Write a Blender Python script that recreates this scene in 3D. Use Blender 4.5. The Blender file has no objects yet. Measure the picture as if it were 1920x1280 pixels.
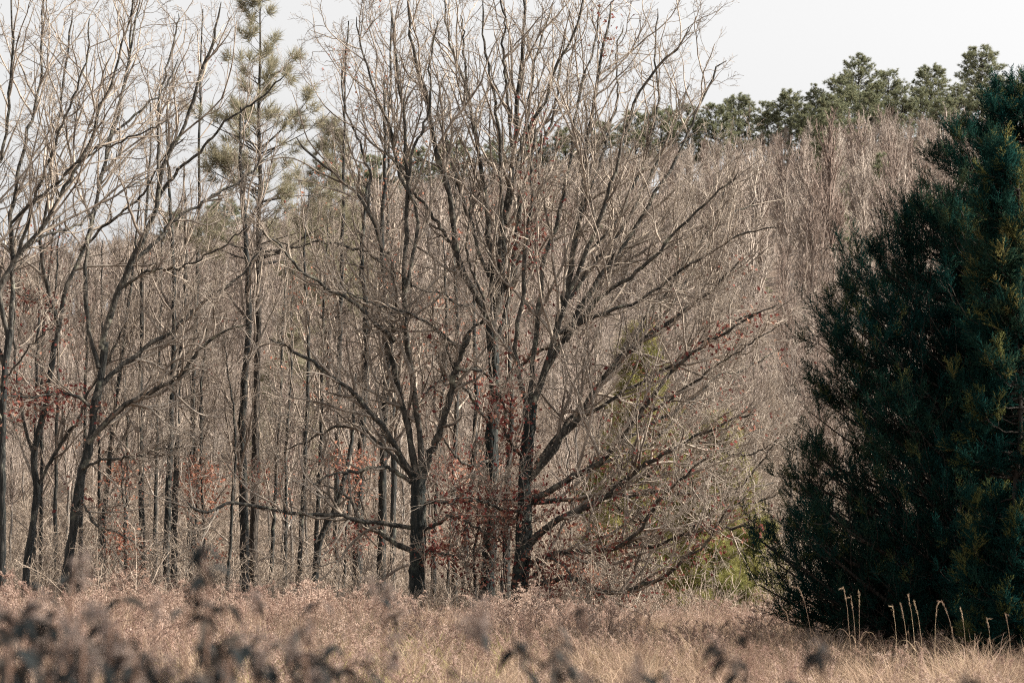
import bpy, math
import numpy as np

R = math.radians
scene = bpy.context.scene
C = scene.collection

# ------------------------------------------------------------------ camera, sky, sun, exposure
CAM = np.array([0.0, 0.0, 1.62])
LENS = 85.0
F = LENS / 36.0 * 1920.0                    # focal length in pixels of the photograph
PITCH = math.atan(420.0 / F)

cd = bpy.data.cameras.new("camera")
cam = bpy.data.objects.new("camera", cd)
C.objects.link(cam)
cam.location = CAM
cam.rotation_euler = (R(90) + PITCH, 0, 0)
cd.lens = LENS
cd.sensor_width = 36.0
cd.clip_start = 0.1
cd.clip_end = 6000.0
cd.dof.use_dof = True
cd.dof.focus_distance = 58.0
cd.dof.aperture_fstop = 4.2
scene.camera = cam

SUN_AZ, SUN_EL = 91.0, 36.0                 # azimuth measured from the view direction (+Y) to the right (+X)
world = bpy.data.worlds.new("World")
scene.world = world
world.use_nodes = True
wn, wl = world.node_tree.nodes, world.node_tree.links
wn.clear()
sky = wn.new("ShaderNodeTexSky")
sky.sky_type = 'NISHITA'
sky.sun_disc = False
sky.sun_elevation = R(SUN_EL)
sky.sun_rotation = R(SUN_AZ)
sky.air_density = 1.0
sky.dust_density = 5.0
sky.ozone_density = 1.0
veil = wn.new("ShaderNodeHueSaturation")          # thin high cloud: the same sky, paler
veil.inputs["Saturation"].default_value = 0.0
veil.inputs["Value"].default_value = 1.38
bg = wn.new("ShaderNodeBackground")
bg.inputs["Strength"].default_value = 0.088
wo = wn.new("ShaderNodeOutputWorld")
wl.new(sky.outputs[0], veil.inputs["Color"])
wl.new(veil.outputs[0], bg.inputs["Color"])
wl.new(bg.outputs[0], wo.inputs["Surface"])

sd = bpy.data.lights.new("sun", 'SUN')
sd.energy = 5.0
sd.angle = R(0.53)
sd.color = (1.0, 0.90, 0.76)
sun = bpy.data.objects.new("sun", sd)
C.objects.link(sun)
sun.rotation_euler = (R(90 - SUN_EL), 0, R(-SUN_AZ + 180))
sun.location = (60, 20, 60)

scene.view_settings.view_transform = 'Standard'
scene.view_settings.look = 'None'
scene.view_settings.exposure = 1.2
scene.view_settings.gamma = 1.0
scene.view_settings.use_curve_mapping = False
scene.render.engine = 'CYCLES'
scene.cycles.max_bounces = 5
scene.cycles.diffuse_bounces = 3
scene.cycles.transmission_bounces = 3
scene.cycles.use_denoising = False
scene.cycles.filter_width = 1.15

# ------------------------------------------------------------------ helpers
SEED = np.random.default_rng(11)
UP = np.array([0.0, 0.0, 1.0])
_fwd = np.array([0, math.cos(PITCH), math.sin(PITCH)])
_upv = np.array([0, -math.sin(PITCH), math.cos(PITCH)])


def at(px, py, Y):
    """A pixel of the photograph at distance Y ahead of the camera -> world point (array friendly)."""
    px, py, Y = np.broadcast_arrays(np.asarray(px, float), np.asarray(py, float), np.asarray(Y, float))
    d = (_fwd + ((px - 960.0) / F)[..., None] * np.array([1.0, 0, 0]) + ((640.0 - py) / F)[..., None] * _upv)
    return CAM + d * (Y / d[..., 1])[..., None]


def ground_z(x, y):
    x, y = np.asarray(x, float), np.asarray(y, float)
    crest = np.interp(x, [-400, -62, -40, -10, 10, 32, 64, 400], [30, 31, 36, 43, 47, 51, 57, 60])
    u = np.clip((y - 76.0) / 226.0, 0, 1)
    z = crest * u ** 1.2
    z = z - np.clip(y - 306.0, 0, 1e9) * 0.10
    z = np.maximum(z, -6.0)
    z = z + np.clip((y - 60) / 80, 0, 1) * (0.5 * np.sin(x * 0.13 + y * 0.07) + 0.6 * np.sin(x * 0.05 - y * 0.045 + 1.0))
    return z + 0.04 * np.sin(x * 0.9) * np.cos(y * 0.7)


def unit(v):
    return v / np.maximum(np.linalg.norm(v, axis=-1, keepdims=True), 1e-9)


def mesh_from(name, verts, faces_flat, nper, mat, smooth=True):
    """faces_flat: int array of vertex indices; nper: corners per face (same for all)."""
    me = bpy.data.meshes.new(name)
    verts = np.ascontiguousarray(verts, dtype=np.float32).reshape(-1, 3)
    faces_flat = np.ascontiguousarray(faces_flat, dtype=np.int32).ravel()
    nf = len(faces_flat) // nper
    me.vertices.add(len(verts))
    me.vertices.foreach_set("co", verts.ravel())
    me.loops.add(len(faces_flat))
    me.loops.foreach_set("vertex_index", faces_flat)
    me.polygons.add(nf)
    me.polygons.foreach_set("loop_start", np.arange(nf, dtype=np.int32) * nper)
    me.polygons.foreach_set("loop_total", np.full(nf, nper, dtype=np.int32))
    if smooth:
        me.polygons.foreach_set("use_smooth", np.ones(nf, dtype=bool))
    me.update(calc_edges=True)
    for m in (mat if isinstance(mat, (list, tuple)) else [mat]):
        me.materials.append(m)
    return me


def join_geo(parts):
    """parts: list of (verts, faces_flat) with the same corner count."""
    vs, fs, off = [], [], 0
    for v, f in parts:
        v = np.asarray(v).reshape(-1, 3)
        vs.append(v)
        fs.append(np.asarray(f).ravel() + off)
        off += len(v)
    return np.concatenate(vs), np.concatenate(fs)


def tube_geo(P, Rr, S):
    """P (B,N,3), Rr (B,N): B tubes of S sides -> verts, quads."""
    B, N, _ = P.shape
    T = unit(np.gradient(P, axis=1))
    m = unit(T.mean(axis=1))
    ref = np.where((np.abs(m[:, 2]) < 0.8)[:, None], UP[None], np.array([[1.0, 0, 0]]))[:, None, :]
    U = unit(np.cross(T, ref))
    V = np.cross(T, U)
    a = np.arange(S) / S * 2 * np.pi
    ring = (P[:, :, None, :] + Rr[:, :, None, None] * (np.cos(a)[None, None, :, None] * U[:, :, None, :]
                                                    + np.sin(a)[None, None, :, None] * V[:, :, None, :]))
    idx = np.arange(B * N * S).reshape(B, N, S)
    nx = np.roll(idx, -1, axis=2)
    q = np.stack([idx[:, :-1], nx[:, :-1], nx[:, 1:], idx[:, 1:]], axis=-1)
    return ring.reshape(-1, 3), q.ravel()


def spline(pts, n):
    """Catmull-Rom through pts (K,D) resampled to n points evenly by length."""
    p = np.asarray(pts, float)
    if len(p) < 3:
        t = np.linspace(0, 1, n)[:, None]
        return p[0] * (1 - t) + p[-1] * t
    e = np.vstack([2 * p[0] - p[1], p, 2 * p[-1] - p[-2]])
    out = []
    for i in range(1, len(e) - 2):
        t = np.linspace(0, 1, 12, endpoint=False)[:, None]
        p0, p1, p2, p3 = e[i - 1], e[i], e[i + 1], e[i + 2]
        out.append(0.5 * (2 * p1 + (p2 - p0) * t + (2 * p0 - 5 * p1 + 4 * p2 - p3) * t ** 2 + (3 * p1 - p0 - 3 * p2 + p3) * t ** 3))
    out = np.vstack(out + [p[-1:]])
    s = np.concatenate([[0], np.cumsum(np.linalg.norm(np.diff(out, axis=0), axis=1))])
    g = np.linspace(0, s[-1], n)
    return np.stack([np.interp(g, s, out[:, k]) for k in range(out.shape[1])], axis=1)


def sprout(rng, P, Rr, per_m, t0, t1, frac, ang, N, jit, up, rratio, rtip, rmax=1.0, lmin=0.1, lmax=9.0, cap=None):
    """Grow children along B parents. per_m = children per metre; frac = child length over parent length (lo, hi)."""
    B, Np, _ = P.shape
    seg = np.linalg.norm(np.diff(P, axis=1), axis=2)
    L = seg.sum(axis=1)
    cnt = rng.poisson(np.maximum(L * (t1 - t0) * per_m, 0.01)).astype(int)
    cnt = np.maximum(cnt, 1)
    if cap:
        cnt = np.minimum(cnt, cap)
    pi = np.repeat(np.arange(B), cnt)
    K = len(pi)
    t = rng.uniform(t0, t1, K)
    f = t * (Np - 1)
    i = np.minimum(f.astype(int), Np - 2)
    w = (f - i)
    p0 = P[pi, i] * (1 - w)[:, None] + P[pi, i + 1] * w[:, None]
    T = unit(P[pi, i + 1] - P[pi, i])
    pr = Rr[pi, i] * (1 - w) + Rr[pi, i + 1] * w
    rnd = rng.normal(size=(K, 3))
    perp = unit(rnd - (rnd * T).sum(1, keepdims=True) * T)
    a = np.radians(rng.normal(ang[0], ang[1], K))[:, None]
    d = unit(np.cos(a) * T + np.sin(a) * perp)
    ln = L[pi] * rng.uniform(frac[0], frac[1], K) * (1.15 - 0.75 * t)
    ln = np.clip(ln, lmin, lmax)
    step = (ln / (N - 1))[:, None]
    out = np.empty((K, N, 3))
    out[:, 0] = p0
    for k in range(1, N):
        d = unit(d + rng.normal(size=(K, 3)) * jit + UP * up)
        out[:, k] = out[:, k - 1] + d * step
    r0 = np.minimum(np.minimum(pr * rratio, rmax), ln * 0.035 + rtip)
    r0 = np.maximum(r0, rtip)
    u = np.linspace(0, 1, N)[None, :]
    rad = rtip * 0.8 + (r0[:, None] - rtip * 0.8) * (1 - u) ** 0.9
    return out, rad


def dir_rot(D, rng):
    """Euler angles that turn a piece built along +X towards D, with a random roll."""
    D = unit(D)
    return np.stack([rng.uniform(0, 6.283, len(D)), -np.arcsin(np.clip(D[:, 2], -1, 1)), np.arctan2(D[:, 1], D[:, 0])], 1)


def put(name, mesh, parent=None, kind=None):
    o = bpy.data.objects.new(name, mesh)
    C.objects.link(o)
    if parent is not None:
        o.parent = parent
    if kind:
        o["kind"] = kind
    return o


def thing(name, label, cat, loc=(0, 0, 0), group=None, rotz=0.0, mesh=None):
    o = bpy.data.objects.new(name, mesh)
    C.objects.link(o)
    o.location = loc
    o.rotation_euler = (0, 0, rotz)
    o["label"] = label
    o["category"] = cat
    if group:
        o["group"] = group
    return o


def scatter(name, pts, rot, scl, idx, srcs, parent=None, label=None, cat=None, kind='stuff'):
    """ONE object: points that carry instances of the source meshes (geometry nodes)."""
    scl = np.repeat(np.asarray(scl)[:, None], 3, 1) if np.ndim(scl) == 1 else scl
    me = bpy.data.meshes.new(name)
    me.vertices.add(len(pts))
    me.vertices.foreach_set("co", np.ascontiguousarray(pts, dtype=np.float32).ravel())
    for nm, arr, ty in (("rot", rot, 'FLOAT_VECTOR'), ("scl", scl, 'FLOAT_VECTOR'), ("idx", idx, 'INT')):
        a = me.attributes.new(nm, ty, 'POINT')
        if ty == 'FLOAT_VECTOR':
            a.data.foreach_set("vector", np.ascontiguousarray(arr, dtype=np.float32).ravel())
        else:
            a.data.foreach_set("value", np.ascontiguousarray(arr, dtype=np.int32))
    o = put(name, me, parent, kind)
    if label:
        o["label"] = label
        o["category"] = cat
    ng = bpy.data.node_groups.new(name + "_nodes", 'GeometryNodeTree')
    ng.interface.new_socket("Geometry", in_out='INPUT', socket_type='NodeSocketGeometry')
    ng.interface.new_socket("Geometry", in_out='OUTPUT', socket_type='NodeSocketGeometry')
    n, l = ng.nodes, ng.links
    gi = n.new("NodeGroupInput")
    go = n.new("NodeGroupOutput")
    m2p = n.new("GeometryNodeMeshToPoints")
    iop = n.new("GeometryNodeInstanceOnPoints")
    jn = n.new("GeometryNodeJoinGeometry")
    for s in reversed(srcs):                     # join keeps the last link first
        so = bpy.data.objects.new(name + "_source", s)
        oi = n.new("GeometryNodeObjectInfo")
        oi.inputs["Object"].default_value = so
        oi.inputs["As Instance"].default_value = True
        l.new(oi.outputs["Geometry"], jn.inputs[0])
    def attr(nm, ty):
        a = n.new("GeometryNodeInputNamedAttribute")
        a.data_type = ty
        a.inputs["Name"].default_value = nm
        return a.outputs["Attribute"]
    l.new(gi.outputs[0], m2p.inputs["Mesh"])
    l.new(m2p.outputs[0], iop.inputs["Points"])
    l.new(jn.outputs[0], iop.inputs["Instance"])
    iop.inputs["Pick Instance"].default_value = True
    l.new(attr("idx", 'INT'), iop.inputs["Instance Index"])
    l.new(attr("rot", 'FLOAT_VECTOR'), iop.inputs["Rotation"])
    l.new(attr("scl", 'FLOAT_VECTOR'), iop.inputs["Scale"])
    l.new(iop.outputs[0], go.inputs[0])
    md = o.modifiers.new("scatter", 'NODES')
    md.node_group = ng
    return o


# ------------------------------------------------------------------ materials
def new_mat(name):
    m = bpy.data.materials.new(name)
    m.use_nodes = True
    n, l = m.node_tree.nodes, m.node_tree.links
    n.clear()
    out = n.new("ShaderNodeOutputMaterial")
    return m, n, l, out


def ramp(n, stops):
    r = n.new("ShaderNodeValToRGB")
    e = r.color_ramp.elements
    while len(e) < len(stops):
        e.new(0.5)
    for k, (p, c) in enumerate(stops):
        e[k].position = p
        e[k].color = (c[0], c[1], c[2], 1)
    return r


def bark_mat(name, stops, zscale=0.22, scale=9.0, bump=0.6, lichen=None):
    m, n, l, out = new_mat(name)
    tc = n.new("ShaderNodeTexCoord")
    mp = n.new("ShaderNodeMapping")
    mp.inputs["Scale"].default_value = (1, 1, zscale)
    l.new(tc.outputs["Object"], mp.inputs["Vector"])
    nz = n.new("ShaderNodeTexNoise")
    nz.inputs["Scale"].default_value = scale
    nz.inputs["Detail"].default_value = 6
    nz.inputs["Roughness"].default_value = 0.65
    l.new(mp.outputs[0], nz.inputs["Vector"])
    rp = ramp(n, stops)
    l.new(nz.outputs["Fac"], rp.inputs["Fac"])
    col = rp.outputs["Color"]
    if lichen:
        n2 = n.new("ShaderNodeTexNoise")
        n2.inputs["Scale"].default_value = 3.1
        n2.inputs["Detail"].default_value = 8
        n2.inputs["Roughness"].default_value = 0.7
        l.new(tc.outputs["Object"], n2.inputs["Vector"])
        r2 = ramp(n, [(0.56, (0, 0, 0)), (0.66, (1, 1, 1))])
        l.new(n2.outputs["Fac"], r2.inputs["Fac"])
        mx = n.new("ShaderNodeMixRGB")
        l.new(r2.outputs["Color"], mx.inputs["Fac"])
        l.new(col, mx.inputs["Color1"])
        mx.inputs["Color2"].default_value = (*lichen, 1)
        col = mx.outputs["Color"]
    b = n.new("ShaderNodeBsdfPrincipled")
    b.inputs["Roughness"].default_value = 0.9
    b.inputs["Specular IOR Level"].default_value = 0.15
    l.new(col, b.inputs["Base Color"])
    bp = n.new("ShaderNodeBump")
    bp.inputs["Strength"].default_value = bump
    bp.inputs["Distance"].default_value = 0.03
    vor = n.new("ShaderNodeTexVoronoi")
    vor.inputs["Scale"].default_value = scale * 2.2
    l.new(mp.outputs[0], vor.inputs["Vector"])
    l.new(vor.outputs["Distance"], bp.inputs["Height"])
    l.new(bp.outputs[0], b.inputs["Normal"])
    l.new(b.outputs[0], out.inputs["Surface"])
    return m


def twig_mat(name, c0, c1, scale=1.6, vary=0.0, c2=None):
    m, n, l, out = new_mat(name)
    tc = n.new("ShaderNodeTexCoord")
    nz = n.new("ShaderNodeTexNoise")
    nz.inputs["Scale"].default_value = scale
    nz.inputs["Detail"].default_value = 3
    l.new(tc.outputs["Object"], nz.inputs["Vector"])
    rp = ramp(n, [(0.35, c0), (0.65, c1)])
    l.new(nz.outputs["Fac"], rp.inputs["Fac"])
    col = rp.outputs["Color"]
    if c2:
        oi = n.new("ShaderNodeObjectInfo")
        mx = n.new("ShaderNodeMixRGB")
        ml = n.new("ShaderNodeMath")
        ml.operation = 'MULTIPLY'
        ml.inputs[1].default_value = vary
        l.new(oi.outputs["Random"], ml.inputs[0])
        l.new(ml.outputs[0], mx.inputs["Fac"])
        l.new(col, mx.inputs["Color1"])
        mx.inputs["Color2"].default_value = (*c2, 1)
        col = mx.outputs["Color"]
    b = n.new("ShaderNodeBsdfDiffuse")
    l.new(col, b.inputs["Color"])
    l.new(b.outputs[0], out.inputs["Surface"])
    return m


def leaf_mat(name, stops, trans=0.3, clump=False):
    """Foliage and dry blades: diffuse with some light let through, colour by piece."""
    m, n, l, out = new_mat(name)
    g = n.new("ShaderNodeNewGeometry")
    oi = n.new("ShaderNodeObjectInfo")
    ad = n.new("ShaderNodeMath")
    ad.operation = 'ADD'
    l.new(g.outputs["Random Per Island"], ad.inputs[0])
    l.new(oi.outputs["Random"], ad.inputs[1])
    fr = n.new("ShaderNodeMath")
    fr.operation = 'FRACT'
    l.new(ad.outputs[0], fr.inputs[0])
    fac = fr.outputs[0]
    if clump:                                     # whole tufts differ, and drifts of the field differ
        nz = n.new("ShaderNodeTexNoise")
        nz.inputs["Scale"].default_value = 0.45
        nz.inputs["Detail"].default_value = 4
        l.new(oi.outputs["Location"], nz.inputs["Vector"])
        acc = None
        for sock, wgt in ((nz.outputs["Fac"], 1.25), (oi.outputs["Random"], 0.42), (g.outputs["Random Per Island"], 0.30)):
            ml = n.new("ShaderNodeMath")
            ml.operation = 'MULTIPLY_ADD'
            ml.inputs[1].default_value = wgt
            l.new(sock, ml.inputs[0])
            if acc is None:
                ml.inputs[2].default_value = -0.485
            else:
                l.new(acc, ml.inputs[2])
            acc = ml.outputs[0]
        fac = acc
    rp = ramp(n, stops)
    l.new(fac, rp.inputs["Fac"])
    col = rp.outputs["Color"]
    d = n.new("ShaderNodeBsdfDiffuse")
    t = n.new("ShaderNodeBsdfTranslucent")
    l.new(col, d.inputs["Color"])
    l.new(col, t.inputs["Color"])
    mx = n.new("ShaderNodeMixShader")
    mx.inputs["Fac"].default_value = trans
    l.new(d.outputs[0], mx.inputs[1])
    l.new(t.outputs[0], mx.inputs[2])
    l.new(mx.outputs[0], out.inputs["Surface"])
    return m


M = {}
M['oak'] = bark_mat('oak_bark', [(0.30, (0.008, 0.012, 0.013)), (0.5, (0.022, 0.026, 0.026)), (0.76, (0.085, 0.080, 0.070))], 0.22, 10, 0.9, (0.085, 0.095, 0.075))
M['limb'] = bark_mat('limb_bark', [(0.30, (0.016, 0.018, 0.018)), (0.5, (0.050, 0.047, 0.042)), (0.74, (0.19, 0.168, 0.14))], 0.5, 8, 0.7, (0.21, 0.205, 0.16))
M['slim'] = bark_mat('slim_bark', [(0.30, (0.010, 0.013, 0.014)), (0.5, (0.028, 0.029, 0.028)), (0.77, (0.095, 0.085, 0.074))], 0.2, 12, 0.7, (0.10, 0.10, 0.08))
M['pinebark'] = bark_mat('pine_bark', [(0.3, (0.016, 0.016, 0.015)), (0.5, (0.038, 0.033, 0.029)), (0.75, (0.10, 0.082, 0.068))], 0.3, 9, 0.8)
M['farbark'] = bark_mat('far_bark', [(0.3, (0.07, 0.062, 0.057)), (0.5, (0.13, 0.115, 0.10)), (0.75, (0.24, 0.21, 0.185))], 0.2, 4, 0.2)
M['twig'] = twig_mat('oak_twig', (0.12, 0.10, 0.084), (0.41, 0.352, 0.295), 1.7)
M['twig2'] = twig_mat('slim_twig', (0.11, 0.09, 0.077), (0.35, 0.295, 0.245), 1.4)
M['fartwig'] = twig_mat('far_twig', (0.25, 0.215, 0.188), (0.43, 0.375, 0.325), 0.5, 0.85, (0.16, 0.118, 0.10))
M['redleaf'] = leaf_mat('red_leaf', [(0.0, (0.12, 0.032, 0.031)), (0.5, (0.19, 0.064, 0.053)), (0.8, (0.28, 0.16, 0.115)), (1.0, (0.19, 0.095, 0.073))], 0.32)
M['tanleaf'] = leaf_mat('tan_leaf', [(0.0, (0.34, 0.15, 0.10)), (0.5, (0.42, 0.22, 0.15)), (1.0, (0.30, 0.10, 0.075))], 0.4)
M['cedar'] = leaf_mat('cedar_foliage', [(0.0, (0.004, 0.021, 0.021)), (0.45, (0.008, 0.033, 0.029)), (0.72, (0.018, 0.043, 0.029)), (1.0, (0.052, 0.060, 0.030))], 0.12, True)
M['cedarsunlit'] = leaf_mat('cedar_sunlit_bronze', [(0.0, (0.04, 0.065, 0.030)), (0.5, (0.12, 0.125, 0.045)), (1.0, (0.27, 0.225, 0.095))], 0.35, True)  # bronze tips brightened so sunlight is painted into the smaller cedar
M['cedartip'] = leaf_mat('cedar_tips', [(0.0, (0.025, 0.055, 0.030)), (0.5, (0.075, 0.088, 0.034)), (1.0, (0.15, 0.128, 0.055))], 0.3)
M['pine'] = leaf_mat('pine_needles', [(0.0, (0.15, 0.15, 0.10)), (0.5, (0.26, 0.24, 0.165)), (1.0, (0.38, 0.335, 0.25))], 0.45)
M['farpine'] = leaf_mat('far_pine_needles', [(0.0, (0.10, 0.13, 0.095)), (0.5, (0.19, 0.20, 0.125)), (1.0, (0.29, 0.275, 0.165))], 0.42)
M['youngpine'] = leaf_mat('young_pine_needles', [(0.0, (0.10, 0.115, 0.045)), (0.45, (0.24, 0.23, 0.085)), (1.0, (0.40, 0.35, 0.15))], 0.35, True)
M['grass'] = leaf_mat('dry_grass', [(0.0, (0.13, 0.085, 0.068)), (0.3, (0.22, 0.155, 0.118)), (0.55, (0.34, 0.25, 0.185)), (0.8, (0.43, 0.335, 0.235)), (1.0, (0.47, 0.385, 0.27))], 0.35, True)
M['greengrass'] = leaf_mat('green_grass', [(0.0, (0.20, 0.20, 0.07)), (1.0, (0.34, 0.31, 0.13))], 0.35)
M['plume'] = leaf_mat('seed_plume', [(0.0, (0.17, 0.105, 0.088)), (0.3, (0.30, 0.205, 0.17)), (0.6, (0.45, 0.335, 0.275)), (1.0, (0.58, 0.47, 0.39))], 0.4, True)
M['weedleaf'] = leaf_mat('withered_leaf', [(0.0, (0.012, 0.016, 0.018)), (0.6, (0.030, 0.033, 0.034)), (1.0, (0.085, 0.070, 0.060))], 0.1)
M['weedfluff'] = leaf_mat('withered_seed_head', [(0.0, (0.13, 0.105, 0.10)), (0.6, (0.21, 0.17, 0.155)), (1.0, (0.34, 0.265, 0.22))], 0.35)
M['weedstem'] = twig_mat('weed_stem', (0.09, 0.06, 0.05), (0.20, 0.13, 0.10), 6)
M['brush'] = twig_mat('brush_twig', (0.18, 0.145, 0.12), (0.42, 0.35, 0.285), 1.2)


def ground_mat():
    m, n, l, out = new_mat('leaf_litter_ground')
    tc = n.new("ShaderNodeTexCoord")
    n1 = n.new("ShaderNodeTexNoise")
    n1.inputs["Scale"].default_value = 0.35
    n1.inputs["Detail"].default_value = 8
    n2 = n.new("ShaderNodeTexNoise")
    n2.inputs["Scale"].default_value = 9
    n2.inputs["Detail"].default_value = 8
    l.new(tc.outputs["Object"], n1.inputs["Vector"])
    l.new(tc.outputs["Object"], n2.inputs["Vector"])
    r1 = ramp(n, [(0.35, (0.11, 0.08, 0.06)), (0.6, (0.17, 0.125, 0.095))])
    r2 = ramp(n, [(0.3, (0.06, 0.045, 0.035)), (0.7, (0.24, 0.18, 0.135))])
    l.new(n1.outputs["Fac"], r1.inputs["Fac"])
    l.new(n2.outputs["Fac"], r2.inputs["Fac"])
    mx = n.new("ShaderNodeMixRGB")
    mx.inputs["Fac"].default_value = 0.5
    l.new(r1.outputs["Color"], mx.inputs["Color1"])
    l.new(r2.outputs["Color"], mx.inputs["Color2"])
    b = n.new("ShaderNodeBsdfPrincipled")
    b.inputs["Roughness"].default_value = 1.0
    l.new(mx.outputs["Color"], b.inputs["Base Color"])
    bp = n.new("ShaderNodeBump")
    bp.inputs["Distance"].default_value = 0.08
    l.new(n2.outputs["Fac"], bp.inputs["Height"])
    l.new(bp.outputs[0], b.inputs["Normal"])
    l.new(b.outputs[0], out.inputs["Surface"])
    return m


# ------------------------------------------------------------------ ground and hill, one sheet
def build_ground():
    xs = np.concatenate([-np.geomspace(2600, 100, 22), np.linspace(-95, 95, 96), np.geomspace(100, 2600, 22)])
    ys = np.concatenate([np.linspace(-400, -20, 10), np.linspace(-10, 330, 150), np.geomspace(340, 4200, 26)])
    X, Y = np.meshgrid(xs, ys)
    Z = ground_z(X, Y)
    nx, ny = len(xs), len(ys)
    i = np.arange(nx * ny).reshape(ny, nx)
    q = np.stack([i[:-1, :-1], i[:-1, 1:], i[1:, 1:], i[1:, :-1]], -1)
    me = mesh_from('ground', np.stack([X, Y, Z], -1), q, 4, ground_mat())
    put('ground', me, None, 'structure')


build_ground()


# ------------------------------------------------------------------ bare trees traced limb by limb
def traced_curve(rng, pts, Y0, dY, r0, r1, n, wob=0.012):
    """pts: pixel outline of a limb; starts at depth Y0 and drifts by dY towards its tip."""
    p2 = spline(np.array(pts, float), n)
    u = np.linspace(0, 1, n)
    Yd = Y0 + dY * u ** 1.15
    P = at(p2[:, 0], p2[:, 1], Yd)
    k = Y0 / F
    kink = rng.normal(size=(n, 3)) * wob
    P = P + (np.cumsum(kink, axis=0) + rng.normal(size=(n, 3)) * wob * 1.1) * np.minimum(u * 4, 1)[:, None]
    Rr = k * (r1 + (r0 - r1) * (1 - u) ** 0.85)
    return P, Rr


def leaf_geo(rng, pts, size, dirs=None):
    """Folded leaves (two quads each) hanging at pts."""
    K = len(pts)
    a = rng.normal(size=(K, 3)) * [1, 1, 0.7] + [0, 0, -0.5]
    a = unit(a)
    b = unit(np.cross(a, rng.normal(size=(K, 3))))
    c = np.cross(a, b)
    s = rng.uniform(0.6, 1.25, K)[:, None] * size
    w = s * 0.30
    v = np.stack([pts, pts + a * s * 0.55 + b * w + c * w * 0.5, pts + a * s, pts + a * s * 0.55 - b * w + c * w * 0.5], 1)
    i = np.arange(K * 4).reshape(K, 4)
    f = np.stack([i[:, [0, 1, 2]], i[:, [0, 2, 3]]], 1)
    return v.reshape(-1, 3), f.ravel()


def spray_proto(seed, mat, L=0.72, r=0.0072, jit=0.20):
    """A small crooked spray of twigs built along +X."""
    rng = np.random.default_rng(seed)
    N = 7
    d = np.array([[1.0, 0, 0]])
    P = np.zeros((1, N, 3))
    for k in range(1, N):
        d = unit(d + rng.normal(size=(1, 3)) * jit * 0.8)
        P[:, k] = P[:, k - 1] + d * L / (N - 1)
    Rr = np.linspace(r, r * 0.6, N)[None]
    P1, R1 = sprout(rng, P, Rr, 7, 0.1, 1.0, (0.30, 0.62), (44, 14), 5, jit, 0.0, 0.85, r * 0.66, r, 0.08, 0.5)
    P2, R2 = sprout(rng, P1, R1, 5, 0.2, 1.0, (0.3, 0.6), (46, 15), 4, jit, 0.0, 0.85, r * 0.6, r, 0.05, 0.2)
    v, f = join_geo([tube_geo(P, Rr, 3), tube_geo(P1, R1, 3), tube_geo(P2, R2, 3)])
    return mesh_from('twig_spray', v, f, 4, mat)


SPRAYS = {}


def add_sprays(rng, name, root, loc, batches, matkey, per=1.0, smin=0.55, smax=1.25, up=0.2, spread=0.35):
    """Twig sprays at the tips and along the last branches (instances, ONE part)."""
    if matkey not in SPRAYS:
        SPRAYS[matkey] = [spray_proto(900 + q, M[matkey]) for q in range(9)]
    pts, dr = [], []
    for P, w in batches:
        B, N, _ = P.shape
        pts.append(P[:, -1]); dr.append(P[:, -1] - P[:, -2])
        K = int(B * per * w)
        i, j = rng.integers(0, B, K), rng.integers(1, N - 1, K)
        pts.append(P[i, j]); dr.append(unit(P[i, j + 1] - P[i, j]) + rng.normal(size=(K, 3)) * 0.55)
    pts = np.concatenate(pts)
    D = unit(unit(np.concatenate(dr)) + rng.normal(size=pts.shape) * spread + UP * up)
    return scatter(name, pts - loc, dir_rot(D, rng), rng.uniform(smin, smax, len(pts)) * np.where(pts[:, 2] > 9.0, 0.8, 1.0), rng.integers(0, 9, len(pts)), SPRAYS[matkey], root)


def bare_crown(rng, parents, d2, d3, d4, up=0.05, jit=(0.16, 0.22, 0.26), f2=(0.22, 0.60), rt=(0.0115, 0.0085, 0.0052), t0=0.10, l2max=3.6, ang=(34, 13)):
    """Three orders of branching from the limb curves. Returns the batches."""
    P = np.stack([p for p, r in parents])
    Rr = np.stack([r for p, r in parents])
    P2, R2 = sprout(rng, P, Rr, d2, t0, 0.98, f2, ang, 13, jit[0] * 0.8, up, 0.68, rt[0], 0.045, 0.4, l2max)
    P3, R3 = sprout(rng, P2, R2, d3, 0.12, 0.98, (0.28, 0.62), (40, 14), 8, jit[1], up * 1.1, 0.70, rt[1], 0.02, 0.25, 1.7)
    return (P2, R2), (P3, R3)


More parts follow.
